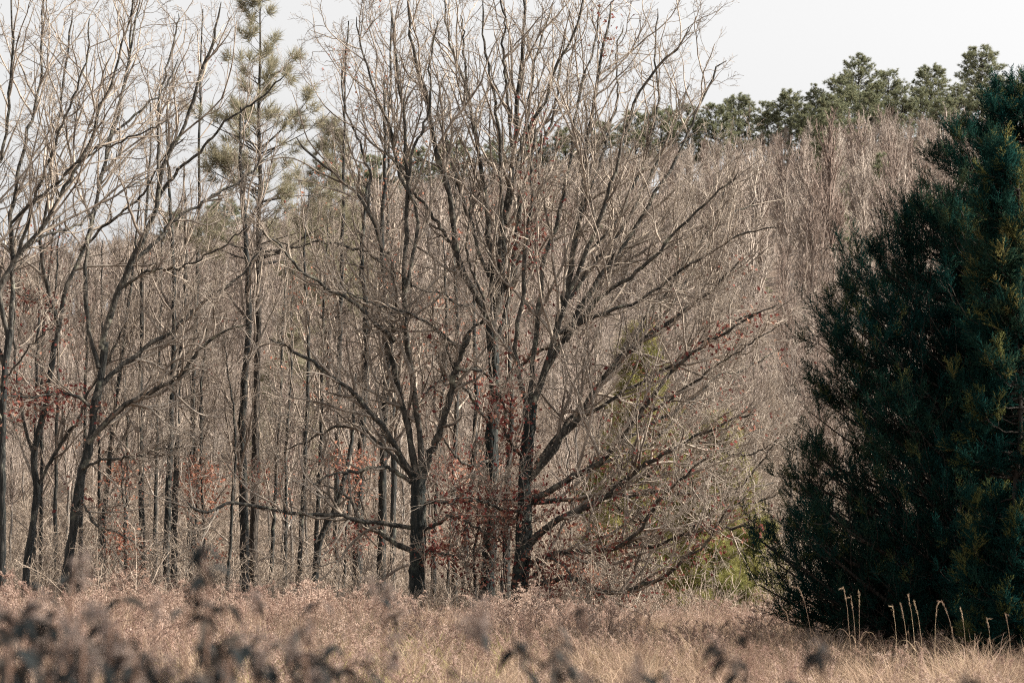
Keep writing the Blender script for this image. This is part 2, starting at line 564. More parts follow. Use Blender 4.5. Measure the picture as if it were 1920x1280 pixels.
def make_traced_tree(seed, name, label, cat, Y, trunk, limbs, dens=(2.2, 2.6, 3.4), mats=('oak', 'limb', 'twig'), group=None,
                     leaves=None, tip=2.0, up=0.05, extra=None, jit=(0.16, 0.22, 0.26)):
    rng = np.random.default_rng(seed)
    tp, tr0, tr1 = trunk
    b = at(tp[0][0], tp[0][1], Y)
    bz = float(ground_z(b[0], Y))
    loc = np.array([b[0], Y, bz])
    root = thing(name, label, cat, loc, group)
    NL = 30
    # trunk: from below the ground up, flared at the foot
    P, Rr = traced_curve(rng, tp, Y, 0.0, tr0, tr1, 30, 0.006)
    foot = np.array([[P[0, 0], Y, bz - 0.15], [P[0, 0], Y, bz + 0.12]])
    if P[0, 2] > bz + 0.25:
        P = np.vstack([foot, P])
        Rr = np.concatenate([[Rr[0] * 1.5, Rr[0] * 1.25], Rr])
    else:
        Rr = Rr * np.concatenate([np.linspace(1.45, 1.0, 6), np.ones(len(Rr) - 6)])
    Rr = Rr * (1 + 0.06 * rng.normal(size=len(Rr)))
    v, f = tube_geo((P - loc)[None], Rr[None], 12)
    v = v + rng.normal(size=v.shape) * 0.008
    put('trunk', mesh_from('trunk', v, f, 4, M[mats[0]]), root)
    parents = []
    leafpar = []
    for pts, r0, r1, dY, lf in limbs:
        lp, lr = traced_curve(rng, pts, Y, dY, r0 * 0.92, r1, NL, 0.017)
        lr = lr * (1 + 0.07 * rng.normal(size=NL))
        lr[-1] *= 0.5
        v, f = tube_geo((lp - loc)[None], lr[None], 7)
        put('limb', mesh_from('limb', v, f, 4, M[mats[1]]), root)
        parents.append((lp, lr))
        leafpar.append(lf)
    tops = [q for q, l in zip(parents, limbs) if l[0][-1][1] < 470]
    lows = [q for q, l in zip(parents, limbs) if l[0][-1][1] >= 470]
    lv = [bare_crown(rng, g, d, dens[1], dens[2], up, jit) for g, d in ((tops, dens[0] * 0.60), (lows, dens[0])) if g]
    lv = [(np.concatenate([x[k][0] for x in lv]), np.concatenate([x[k][1] for x in lv])) for k in (0, 1)]
    geo = []
    for (p, r), S in zip(lv, (4, 3)):
        geo.append(tube_geo(p - loc, r, S))
    v, f = join_geo(geo)
    put('crown', mesh_from('crown', v, f, 4, M[mats[2]]), root, 'stuff')
    add_sprays(rng, 'twigs', root, loc, [(lv[1][0], dens[2]), (lv[0][0], dens[2] * 2)], mats[2], up=up * 4)
    if leaves:
        per, size, matn, clump = leaves
        pts = []
        for (lp, lr), lf in zip(parents, leafpar):
            if lf <= 0:
                continue
            K = int(per * lf)
            c = rng.choice(NL, max(2, int(lf * clump)))
            ci = rng.choice(c, K)
            pts.append(lp[ci] + rng.normal(size=(K, 3)) * [0.30, 0.35, 0.24] + [0, 0, -0.03])
        v, f = leaf_geo(rng, np.vstack(pts) - loc, size)
        put('leaves', mesh_from('leaves', v, f, 3, M[matn], False), root, 'stuff')
    return root


# --- oak with the low forked trunk, left of the middle
make_traced_tree(
    101, 'oak_tree', 'bare oak with a short trunk forking low and one long level limb reaching left', 'tree', 59.0,
    ([(782, 1182), (783, 1100), (784, 1000), (785, 940), (784, 890)], 15.5, 14.0),
    [
        ([(780, 900), (755, 860), (740, 825), (715, 790), (695, 765), (670, 740), (650, 720), (600, 690), (555, 662), (505, 640)], 7.5, 1.8, -1.5, 0),
        ([(775, 900), (760, 880), (725, 845), (690, 815), (640, 805), (590, 830), (540, 850)], 5.0, 1.2, 2.0, 0),
        ([(772, 905), (750, 888), (735, 877), (700, 872), (640, 885), (600, 905)], 5.0, 1.2, -1.0, 0),
        ([(782, 900), (768, 805), (750, 705), (738, 640), (745, 590), (740, 520), (715, 450), (695, 400), (672, 368), (640, 335), (600, 300), (565, 262)], 7.5, 1.8, 1.2, 0),
        ([(788, 900), (790, 860), (782, 765), (772, 690), (764, 640), (760, 550), (762, 450), (766, 350), (762, 290), (757, 210), (745, 110), (738, 10)], 7.0, 1.6, 0.5, 0),
        ([(790, 905), (797, 880), (815, 835), (835, 775), (845, 720), (853, 675), (868, 642)], 8.0, 5.0, -0.8, 0),
        ([(862, 655), (842, 640), (832, 652), (822, 690), (828, 715)], 4.0, 1.2, -0.6, 0),
        ([(866, 648), (880, 620), (905, 600), (900, 560), (880, 500), (872, 430), (880, 350)], 3.6, 1.2, -1.5, 0),
        ([(866, 650), (845, 640), (800, 600), (770, 585), (735, 570), (690, 560), (640, 540)], 3.5, 1.2, -1.6, 0),
        ([(778, 990), (740, 985), (690, 980), (640, 970), (575, 967), (500, 960), (450, 952), (415, 955), (385, 970), (360, 965), (345, 950)], 5.0, 2.2, -2.4, 0),
        ([(776, 1033), (740, 1015), (715, 995), (690, 980), (668, 940), (640, 912), (610, 905)], 6.5, 1.5, 1.2, 0),
        ([(790, 995), (820, 980), (855, 967), (890, 980), (930, 1000), (960, 1030)], 4.2, 1.2, -1.4, 0.5),
        ([(788, 950), (805, 940), (850, 935), (905, 935), (960, 940), (1000, 935)], 4.0, 1.2, -1.8, 0.5),
        ([(786, 1045), (810, 1035), (835, 1040), (870, 1050)], 3.2, 1.2, -1.0, 0.8),
        ([(760, 550), (775, 480), (790, 400), (760, 330), (745, 250), (715, 180), (690, 90), (676, 30)], 4.2, 1.3, 1.4, 0),
        ([(764, 360), (775, 280), (795, 240), (810, 190), (815, 120), (828, 40)], 3.4, 1.2, -1.0, 0),
        ([(740, 640), (700, 600), (670, 570), (620, 545), (570, 510), (530, 465), (480, 425)], 5.0, 1.4, -1.7, 0),
        ([(740, 520), (700, 480), (650, 470), (600, 455), (560, 470), (520, 460)], 3.4, 1.1, 1.6, 0),
        ([(690, 400), (690, 330), (675, 260), (650, 200), (640, 120)], 3.2, 1.1, 0.8, 0),
    ],
    dens=(3.0, 2.2, 0.45), leaves=(200, 0.12, 'redleaf', 9), jit=(0.20, 0.26, 0.28))

# --- tall oak in the middle, straight trunk, tall bundle of upright stems
make_traced_tree(
    102, 'oak_tree', 'tall bare oak in the middle whose straight trunk opens into a bundle of upright stems', 'tree', 60.0,
    ([(910, 1180), (912, 1135), (915, 1040), (920, 920), (925, 805), (930, 730), (928, 665), (922, 600)], 14.0, 10.0),
    [
        ([(922, 610), (940, 540), (943, 450), (950, 360), (960, 270), (968, 150), (975, 50), (982, -60)], 8.5, 2.0, 0.6, 0),
        ([(922, 610), (892, 552), (870, 510), (860, 480), (852, 430), (840, 370), (825, 310), (810, 250), (800, 175), (785, 115), (772, 40), (768, -30)], 7.5, 1.8, -1.4, 0),
        ([(868, 505), (845, 465), (825, 440), (795, 400), (772, 370), (752, 320), (720, 280)], 4.6, 1.4, -0.8, 0),
        ([(926, 610), (918, 500), (910, 390), (900, 325), (890, 240), (875, 165), (855, 125), (837, 75), (830, 0)], 6.0, 1.7, 1.4, 0),
        ([(930, 560), (938, 480), (940, 400), (940, 300), (935, 225), (925, 150), (912, 90), (905, 10)], 5.0, 1.5, -0.8, 0),
        ([(935, 560), (960, 500), (972, 380), (980, 275), (1000, 225), (1020, 185), (1035, 125), (1060, 90), (1080, 40), (1090, -20)], 5.6, 1.6, -1.6, 0),
        ([(948, 420), (965, 330), (985, 240), (992, 150), (1010, 80), (1030, 10)], 4.2, 1.4, 1.0, 0),
        ([(928, 640), (945, 600), (955, 560), (975, 500), (1000, 440), (1010, 370), (1020, 290), (1050, 220), (1060, 140), (1075, 60)], 5.0, 1.5, 1.4, 0),
        ([(960, 280), (955, 200), (945, 120), (950, 40), (948, -30)], 3.6, 1.4, -0.6, 0),
        ([(890, 250), (880, 170), (885, 90), (880, 10)], 3.4, 1.3, 0.7, 0),
        ([(928, 720), (905, 690), (880, 690), (850, 700), (815, 720), (790, 760)], 4.0, 1.2, -2.0, 0.6),
        ([(924, 800), (900, 770), (875, 730), (855, 700), (840, 640), (815, 610)], 4.0, 1.2, -1.6, 0.4),
        ([(926, 760), (950, 720), (975, 690), (1010, 660), (1050, 640), (1090, 600)], 4.2, 1.3, -1.8, 1.0),
        ([(922, 860), (890, 875), (860, 870), (835, 850), (815, 810)], 3.6, 1.2, -1.4, 0.8),
        ([(900, 560), (860, 570), (830, 545), (790, 535), (750, 500)], 3.4, 1.1, -2.0, 0),
        ([(918, 520), (880, 440), (850, 360), (830, 280), (815, 210), (830, 140)], 4.0, 1.3, 2.0, 0),
        ([(918, 980), (940, 990), (965, 985), (990, 995)], 2.6, 1.0, -1.2, 0.8),
    ],
    dens=(2.6, 2.0, 0.4), leaves=(170, 0.115, 'redleaf', 18), up=0.075)

# --- great spreading oak right of the middle
make_traced_tree(
    103, 'oak_tree', 'broad bare oak, thick dark trunk, limbs fanning far right, red leaves clinging low', 'tree', 57.5,
    ([(978, 1188), (973, 1105), (980, 1020), (982, 940), (985, 865), (990, 800), (994, 755)], 16.5, 11.0),
    [
        ([(990, 900), (1010, 875), (1040, 840), (1075, 790), (1105, 750), (1140, 700), (1170, 670), (1205, 640), (1250, 610), (1300, 570), (1345, 530), (1385, 490)], 8.5, 1.8, -1.0, 0.3),
        ([(988, 937), (1020, 927), (1065, 900), (1115, 875), (1145, 855), (1170, 825), (1195, 785), (1230, 740), (1260, 700), (1310, 655), (1370, 620), (1430, 585)], 7.5, 1.7, -2.2, 1.0),
        ([(988, 942), (1040, 940), (1090, 935), (1145, 930), (1190, 922), (1240, 917), (1280, 920), (1330, 925), (1380, 915), (1445, 898)], 6.0, 1.5, 1.4, 1.0),
        ([(986, 1030), (1004, 1005), (1020, 990), (1050, 965), (1090, 945), (1120, 935), (1140, 920), (1175, 890), (1215, 860), (1280, 825), (1340, 795), (1410, 768)], 7.5, 1.6, -2.8, 0.8),
        ([(984, 1062), (1005, 1050), (1055, 1035), (1105, 1035), (1150, 1030), (1185, 1005), (1215, 965), (1240, 935), (1280, 900), (1325, 858)], 6.5, 1.5, -3.4, 1.6),
        ([(1165, 1022), (1190, 1022), (1230, 1022), (1280, 1005), (1340, 993), (1400, 990), (1450, 1000)], 4.2, 1.4, -2.6, 0.3),
        ([(980, 1105), (1000, 1095), (1030, 1090), (1075, 1085), (1105, 1100), (1140, 1115), (1170, 1112), (1205, 1097), (1240, 1080), (1280, 1050), (1320, 1020), (1355, 955)], 6.0, 1.6, -3.0, 1.3),
        ([(992, 770), (1010, 730), (1035, 650), (1050, 580), (1068, 500), (1080, 425), (1090, 325), (1100, 225), (1110, 150), (1125, 70), (1135, 0)], 7.5, 1.7, 1.0, 0.2),
        ([(1005, 740), (1050, 620), (1078, 540), (1105, 475), (1130, 400), (1165, 300), (1185, 225), (1210, 165), (1270, 110), (1300, 60)], 6.0, 1.5, -1.4, 0),
        ([(1020, 700), (1055, 640), (1090, 575), (1140, 500), (1190, 440), (1230, 360), (1280, 280), (1310, 210), (1345, 135), (1366, 118)], 6.0, 1.5, 0.8, 0),
        ([(1060, 640), (1115, 565), (1190, 515), (1240, 475), (1280, 425), (1340, 370), (1390, 330)], 5.0, 1.4, -2.0, 0),
        ([(992, 760), (1000, 680), (1010, 590), (1020, 500), (1040, 425), (1055, 350), (1065, 280), (1075, 220), (1090, 165), (1110, 90), (1125, 10)], 5.8, 1.6, 2.0, 0),
        ([(990, 770), (975, 710), (970, 640), (985, 560), (990, 470), (1000, 380), (1005, 300), (1015, 230)], 5.6, 1.5, -1.6, 0.8),
        ([(1105, 475), (1150, 420), (1190, 350), (1225, 270), (1240, 190), (1235, 110), (1240, 30)], 3.8, 1.3, 1.8, 0),
        ([(1080, 425), (1115, 340), (1140, 270), (1160, 190), (1165, 110), (1180, 40)], 3.6, 1.3, 1.8, 0),
        ([(1200, 645), (1250, 590), (1290, 520), (1330, 450), (1370, 400), (1420, 380)], 3.6, 1.2, 1.2, 0),
        ([(1170, 825), (1230, 790), (1290, 760), (1350, 700), (1400, 680), (1465, 640)], 3.8, 1.2, 1.2, 0.2),
        ([(1120, 875), (1170, 850), (1230, 820), (1300, 760), (1350, 740), (1400, 690)], 3.6, 1.2, 2.6, 0.4),
        ([(1140, 700), (1190, 620), (1250, 540), (1310, 450), (1350, 380), (1378, 300)], 3.4, 1.2, 0.9, 0),
        ([(1075, 790), (1130, 760), (1190, 720), (1250, 690), (1320, 640), (1400, 590), (1465, 560)], 4.0, 1.2, -1.6, 0.2),
        ([(1195, 785), (1260, 750), (1320, 710), (1400, 650), (1470, 600)], 3.2, 1.1, -0.8, 0),
        ([(1068, 560), (1110, 500), (1160, 430), (1215, 330), (1255, 240), (1300, 150)], 4.0, 1.3, 1.2, 0),
        ([(1050, 625), (1120, 590), (1200, 560), (1290, 500), (1380, 440), (1455, 420)], 4.0, 1.2, -1.2, 0),
        ([(1005, 870), (1060, 800), (1130, 720), (1200, 630), (1260, 550), (1305, 470)], 4.6, 1.3, 1.8, 0.1),
        ([(1145, 930), (1210, 900), (1290, 870), (1370, 835), (1465, 785)], 3.2, 1.1, 1.6, 0.3),
        ([(1240, 935), (1300, 930), (1360, 950), (1420, 955), (1475, 930)], 2.6, 1.0, -1.0, 0),
        ([(1280, 825), (1330, 830), (1380, 850), (1430, 840), (1470, 820)], 2.8, 1.1, -1.2, 0),
        ([(1280, 1005), (1330, 960), (1360, 930), (1410, 880), (1450, 830)], 2.8, 1.1, -1.2, 0),
        ([(988, 860), (965, 840), (950, 800), (948, 760), (935, 720)], 4.0, 1.3, -1.4, 1.2),
        ([(984, 960), (950, 955), (915, 940), (880, 935), (850, 950)], 3.4, 1.1, -1.6, 0.8),
        ([(980, 1090), (1010, 1070), (1030, 1050), (1060, 1075), (1080, 1120), (1100, 1150)], 3.0, 1.1, -2.6, 0.6),
        ([(1000, 1050), (1025, 1085), (1040, 1120), (1050, 1150)], 2.6, 1.0, -1.8, 0.4),
    ],
    dens=(3.0, 2.2, 0.45), leaves=(330, 0.12, 'redleaf', 24), up=0.06)

# --- leaning trees on the left
make_traced_tree(
    104, 'oak_tree', 'bare tree leaning right on the left side with long limbs sweeping up to the right', 'tree', 58.0,
    ([(122, 1185), (124, 1080), (135, 990), (142, 925), (152, 875), (167, 825), (172, 765), (182, 715), (192, 640)], 9.6, 6.4),
    [
        ([(190, 655), (197, 620), (220, 545), (245, 490), (267, 435), (290, 375), (295, 325), (320, 270), (345, 230), (365, 180), (375, 130), (400, 60), (410, -10)], 7.2, 1.7, -0.8, 0),
        ([(165, 830), (210, 775), (250, 740), (300, 715), (335, 695), (360, 670), (385, 640), (425, 615), (480, 600)], 6.5, 1.6, -1.6, 0),
        ([(176, 750), (200, 710), (235, 682), (270, 660), (305, 640), (350, 605), (400, 560), (450, 530), (500, 470)], 5.8, 1.5, 1.0, 0),
        ([(240, 500), (290, 450), (340, 400), (400, 360), (470, 320), (520, 270)], 4.5, 1.3, 1.2, 0),
        ([(290, 380), (330, 330), (380, 280), (430, 230), (480, 190), (540, 140)], 3.8, 1.3, -1.2, 0),
        ([(296, 330), (300, 250), (310, 170), (330, 90), (345, 10)], 3.6, 1.3, 0.8, 0),
        ([(150, 880), (190, 865), (250, 855), (300, 840), (350, 830)], 3.4, 1.1, -1.8, 0),
        ([(142, 925), (180, 975), (210, 985), (260, 1010), (300, 1030)], 2.6, 1.0, -1.4, 0.3),
        ([(186, 690), (165, 610), (160, 520), (170, 430), (190, 330), (215, 240), (240, 150), (255, 60), (270, -10)], 5.0, 1.5, 1.6, 0),
        ([(220, 545), (280, 510), (340, 500), (400, 470), (450, 440)], 3.4, 1.1, -1.6, 0),
        ([(172, 765), (130, 735), (80, 740), (30, 745), (-20, 750)], 3.4, 1.1, -1.2, 2.0),
    ],
    dens=(2.8, 2.0, 0.4), leaves=(130, 0.12, 'redleaf', 8), mats=('slim', 'limb', 'twig'))

make_traced_tree(
    105, 'oak_tree', 'slim dark bare tree near the left edge with a kinked trunk and red leaf sprays', 'tree', 60.5,
    ([(46, 1180), (48, 1090), (62, 990), (70, 915), (66, 850), (82, 780), (92, 725), (105, 640)], 7.4, 5.0),
    [
        ([(104, 650), (115, 580), (130, 520), (165, 450), (185, 360), (200, 280), (220, 190), (235, 85), (240, 0)], 5.2, 1.5, 0.8, 0),
        ([(75, 905), (100, 860), (125, 825), (150, 790), (170, 740), (205, 690), (230, 620)], 4.2, 1.3, -1.2, 0),
        ([(110, 610), (90, 540), (80, 460), (95, 380), (105, 300), (120, 210), (130, 110), (140, 20)], 4.4, 1.4, -1.0, 0),
        ([(66, 860), (45, 800), (30, 720), (25, 640), (30, 560), (45, 470)], 3.6, 1.2, 1.0, 0),
        ([(150, 470), (200, 420), (260, 370), (300, 300), (340, 260)], 3.2, 1.2, -1.4, 0),
        ([(85, 770), (60, 745), (20, 738), (-30, 742)], 2.6, 1.0, -1.0, 2.0),
        ([(110, 600), (85, 570), (50, 560), (10, 540)], 2.6, 1.0, 0.8, 1.5),
    ],
    dens=(2.8, 2.0, 0.4), leaves=(130, 0.12, 'redleaf', 7), mats=('slim', 'limb', 'twig'))

make_traced_tree(
    106, 'oak_tree', 'bare tree mostly cut off by the left edge, limbs rising into the frame', 'tree', 56.0,
    ([(2, 1190), (4, 940), (5, 800), (10, 690), (20, 620)], 8.0, 6.0),
    [
        ([(18, 640), (2, 560), (10, 520), (30, 490), (65, 450), (90, 410), (105, 380), (140, 320), (165, 270), (185, 205), (210, 135), (235, 60), (250, -10)], 5.8, 1.5, -1.0, 0),
        ([(20, 620), (25, 520), (20, 420), (30, 330), (50, 250), (70, 150), (75, 60), (80, -20)], 5.6, 1.6, 1.0, 0),
        ([(10, 690), (-20, 600), (-40, 480), (-30, 380), (5, 300), (20, 200), (25, 90), (20, -20)], 5.0, 1.6, -0.6, 0),
        ([(85, 420), (125, 350), (150, 310), (200, 260), (260, 210), (300, 170), (330, 110)], 4.0, 1.3, 1.0, 0),
        ([(25, 500), (50, 420), (70, 340), (100, 260), (130, 180), (160, 100), (170, 20)], 4.0, 1.3, -1.4, 0),
        ([(5, 800), (-10, 740), (20, 690), (60, 640), (110, 600)], 3.0, 1.1, -1.4, 1.0),
        ([(20, 420), (60, 380), (120, 330), (170, 290), (230, 270), (300, 240)], 3.2, 1.2, -1.8, 0),
        ([(40, 470), (90, 440), (150, 420), (210, 370), (270, 330)], 3.2, 1.2, 1.6, 0),
    ],
    dens=(2.6, 2.0, 0.4), leaves=(120, 0.12, 'redleaf', 6), mats=('slim', 'limb', 'twig'))


# ------------------------------------------------------------------ slender trees of the wood's edge
def make_slim(seed, label, Y, pts, r0, H=None, leaves=0, leafmat='tanleaf', group=None, mats=('slim', 'slim', 'twig2'), dens=(1.0, 1.9, 2.6), name='bare_tree', up=0.12, start=0.35):
    rng = np.random.default_rng(seed)
    pts = list(pts)
    b = at(pts[0][0], pts[0][1], Y)
    bz = float(ground_z(b[0], Y))
    loc = np.array([b[0], Y, bz])
    root = thing(name, label, 'tree', loc, group)
    n = 40
    r0 = r0 * 1.22
    P, Rr = traced_curve(rng, pts, Y, rng.uniform(-0.6, 0.6), r0, max(r0 * 0.2, 1.0), n, 0.010)
    if P[0, 2] > bz:
        P = np.vstack([[[P[0, 0], Y, bz - 0.12]], P])
        Rr = np.concatenate([[Rr[0] * 1.25], Rr])
    v, f = tube_geo((P - loc)[None], (Rr * (1 + 0.05 * rng.normal(size=len(Rr))))[None], 9)
    put('trunk', mesh_from('trunk', v, f, 4, M[mats[0]]), root)
    P1, R1 = sprout(rng, P[None], Rr[None], dens[0], start, 0.97, (0.14, 0.34), (38, 10), 12, 0.10, up, 0.55, 0.014, 0.05, 0.6, 4.2)
    P2, R2 = sprout(rng, P1, R1, dens[1], 0.12, 0.98, (0.25, 0.6), (40, 14), 8, 0.17, up * 0.6, 0.62, 0.0085, 0.03, 0.3, 1.8)
    v, f = join_geo([tube_geo(P1 - loc, R1, 5), tube_geo(P2 - loc, R2, 3)])
    put('crown', mesh_from('crown', v, f, 4, M[mats[2]]), root, 'stuff')
    add_sprays(rng, 'twigs', root, loc, [(P2, dens[2]), (P1, dens[2] * 2)], mats[2], up=up * 2)
    if leaves:
        Q = np.concatenate([P2.reshape(-1, 3), P1[:, 3:].reshape(-1, 3)])
        low = Q[Q[:, 2] < bz + 4.6]
        if len(low) < 10:
            low = Q
        c = low[rng.choice(len(low), min(len(low), max(6, leaves // 6)))]
        pp = c[rng.choice(len(c), leaves)] + rng.normal(size=(leaves, 3)) * [0.22, 0.22, 0.16]
        v, f = leaf_geo(rng, pp - loc, 0.11)
        put('leaves', mesh_from('leaves', v, f, 3, M[leafmat], False), root, 'stuff')
    return root


G_EDGE = 'slender bare trees along the wood edge'
slim_list = [
    ('straight slim dark trunk standing alone just left of the twin dark trunks', 65, [(268, 1165), (268, 900), (268, 640), (272, 500), (280, 350), (285, 200)], 5.2, 0),
    ('right one of two close dark trunks on the left side, nearly touching its neighbour', 66, [(325, 1165), (328, 1000), (331, 860), (336, 700), (345, 600), (350, 450), (345, 300)], 6.0, 140),
    ('left one of two close dark trunks on the left side', 64, [(310, 1165), (314, 900), (322, 740), (330, 620), (330, 480), (322, 330), (315, 200)], 5.8, 0),
    ('thin trunk tilting slightly right beside the leaning left tree', 66, [(192, 1165), (197, 1000), (205, 900), (215, 790), (225, 700), (238, 600), (250, 470), (262, 340)], 4.8, 120),
    ('very thin pole-like trunk behind the leaning left tree', 69, [(184, 1165), (187, 960), (187, 780), (188, 620), (190, 450)], 3.0, 0),
    ('dark trunk standing in front of the pine trunk, pale light between the two', 67, [(456, 1165), (459, 960), (455, 800), (462, 690), (466, 600), (462, 470), (450, 330), (448, 200)], 8.2, 0),
    ('pale thin sapling stem just left of the pine trunk', 62, [(424, 1165), (425, 1010), (428, 920), (430, 820), (415, 700), (405, 620)], 2.8, 0),
    ('thin dark trunk between the pine and the low forking oak', 64, [(558, 1165), (563, 1010), (569, 900), (572, 800), (575, 640), (570, 500), (580, 370)], 4.6, 60),
    ('crooked low trunk bending right under the long level limb', 63, [(584, 1165), (590, 1080), (602, 1010), (622, 968), (645, 900), (660, 810), (668, 700)], 5.8, 80),
    ('slim grey trunk rising behind the crooked low trunk', 66, [(590, 1165), (592, 1010), (596, 870), (600, 730), (605, 560), (612, 420)], 4.0, 60),
    ('stout dark trunk left of the low forking oak', 65, [(666, 1170), (669, 1085), (672, 980), (675, 880), (685, 760), (690, 620), (680, 480), (690, 340)], 9.0, 160),
    ('reddish trunk with a lit right edge beside the low forking oak', 67, [(713, 1170), (716, 1010), (716, 880), (721, 760), (725, 620), (715, 470), (722, 300), (715, 150)], 7.4, 160),
    ('thin trunk close behind the right limb of the low forking oak', 66, [(812, 1170), (815, 1000), (822, 870), (832, 740), (838, 600), (835, 450)], 4.6, 120),
    ('slender trunk left of the middle oak, leaves hanging low on it', 67, [(852, 1170), (854, 1000), (855, 880), (860, 740), (862, 600), (855, 450), (860, 300)], 5.2, 200),
    ('second slender trunk left of the middle oak, tilting right', 66, [(868, 1170), (873, 1040), (880, 960), (887, 880), (893, 760), (890, 600), (895, 430)], 5.8, 160),
    ('pale lichen-grey trunk between the middle oak and the spreading oak', 62, [(950, 1175), (951, 1060), (953, 960), (957, 860), (960, 740), (955, 600), (962, 450)], 6.6, 60),
    ('thin pole in the left corner behind the kinked tree', 67, [(64, 1165), (63, 950), (63, 780), (66, 620), (72, 450)], 4.0, 60),
    ('second thin pole in the left corner, leaning a little right', 70, [(76, 1165), (78, 900), (82, 700), (95, 500), (110, 330)], 3.4, 80),
    ('thin bare tree with upright twigs showing against the sky left of the pine top', 72, [(352, 1165), (358, 900), (362, 700), (370, 500), (372, 300), (376, 120), (380, 20)], 4.6, 100),
    ('slim bare tree between pine and oak with its top against the sky', 74, [(630, 1165), (634, 900), (640, 700), (645, 500), (650, 300), (655, 120), (660, 40)], 5.0, 100),
    ('slim bare tree behind the low forking oak reaching the top edge', 74, [(735, 1165), (735, 900), (730, 700), (725, 450), (728, 220), (735, 20)], 5.2, 60),
    ('thin leaf-bearing sapling just right of the low forking oak', 63, [(835, 1170), (838, 1080), (842, 1000), (850, 930), (852, 850)], 2.6, 260),
    ('red-leaved sapling crowding the foot of the middle oak', 59, [(890, 1175), (892, 1110), (886, 1040), (895, 980), (900, 900)], 2.6, 230),
    ('red-leaved sapling between the two dark oak trunks', 58.5, [(940, 1178), (938, 1120), (946, 1060), (940, 1000), (948, 940)], 2.4, 230),
    ('rusty leaved sapling left of the stout dark trunk', 64, [(640, 1165), (642, 1060), (648, 960), (652, 870), (650, 790)], 2.8, 260),
    ('rusty leaved sapling in the gap right of the twin trunks', 65, [(390, 1165), (388, 1050), (383, 950), (380, 850), (384, 760)], 2.8, 240),
    ('rusty leaved sapling in front of the straight slim trunk', 63, [(240, 1165), (238, 1060), (232, 950), (228, 860)], 2.6, 240),
    ('slender upright trunk between the kinked tree and the leaning left tree', 68, [(100, 1165), (103, 1000), (108, 840), (112, 680), (110, 520), (116, 400)], 3.6, 60),
    ('thin upright trunk right behind the lower half of the leaning left tree', 70, [(150, 1165), (152, 1000), (158, 830), (160, 660), (164, 500)], 4.2, 40),
    ('pencil-thin trunk in the gap left of the straight slim trunk', 69, [(236, 1165), (238, 980), (240, 800), (238, 640), (243, 480)], 2.8, 60),
    ('thin dark trunk in the gap between the straight slim trunk and the twin trunks', 70, [(288, 1165), (289, 980), (292, 800), (296, 620), (300, 450)], 3.2, 40),
    ('forked thin trunk right of the twin trunks', 66, [(356, 1165), (360, 1060), (368, 960), (378, 860), (380, 740), (390, 600)], 4.2, 80),
    ('thin leaning trunk two gaps right of the twin trunks', 68, [(378, 1165), (374, 1040), (366, 930), (362, 820), (352, 700)], 3.8, 60),
    ('slim straight trunk just right of the pine trunk', 68, [(506, 1165), (508, 980), (512, 800), (516, 640), (522, 480)], 3.6, 80),
    ('slim trunk midway between the pine trunk and the crooked low trunk', 70, [(535, 1165), (538, 990), (540, 830), (548, 660), (552, 500)], 3.2, 40),
    ('low sapling with faded leaves under the right limbs of the spreading oak', 60, [(1085, 1180), (1090, 1120), (1098, 1060), (1110, 1000)], 2.4, 260),
]
for k, (lab, Y, pts, r0, lv) in enumerate(slim_list):
    sap = 'sapling' in lab
    make_slim(300 + k, lab, Y, pts, r0, leaves=int(lv * 1.6), leafmat='redleaf' if 'red-leaved' in lab or k % 3 == 0 else 'tanleaf', group=G_EDGE,
              dens=(2.4, 2.8, 1.0) if sap else (1.8, 2.2, 0.5), start=0.2 if sap else 0.28, name='sapling' if sap else 'bare_tree', up=0.06 if sap else 0.13)


# ------------------------------------------------------------------ pines
def needle_geo(rng, C0, D, nper, ln, wd, spread):
    """Tufts of needles at points C0 pointing along D: each needle one slim triangle."""
    K = len(C0)
    c = np.repeat(C0, nper, 0)
    d = np.repeat(D, nper, 0)
    d = unit(d + rng.normal(size=(K * nper, 3)) * spread)
    s = unit(np.cross(d, rng.normal(size=(K * nper, 3))))
    L = ln * rng.uniform(0.65, 1.2, K * nper)[:, None]
    c = c + d * L * 0.08
    v = np.stack([c - s * wd * 0.5, c + s * wd * 0.5, c + d * L], 1)
    return v.reshape(-1, 3), np.arange(K * nper * 3)


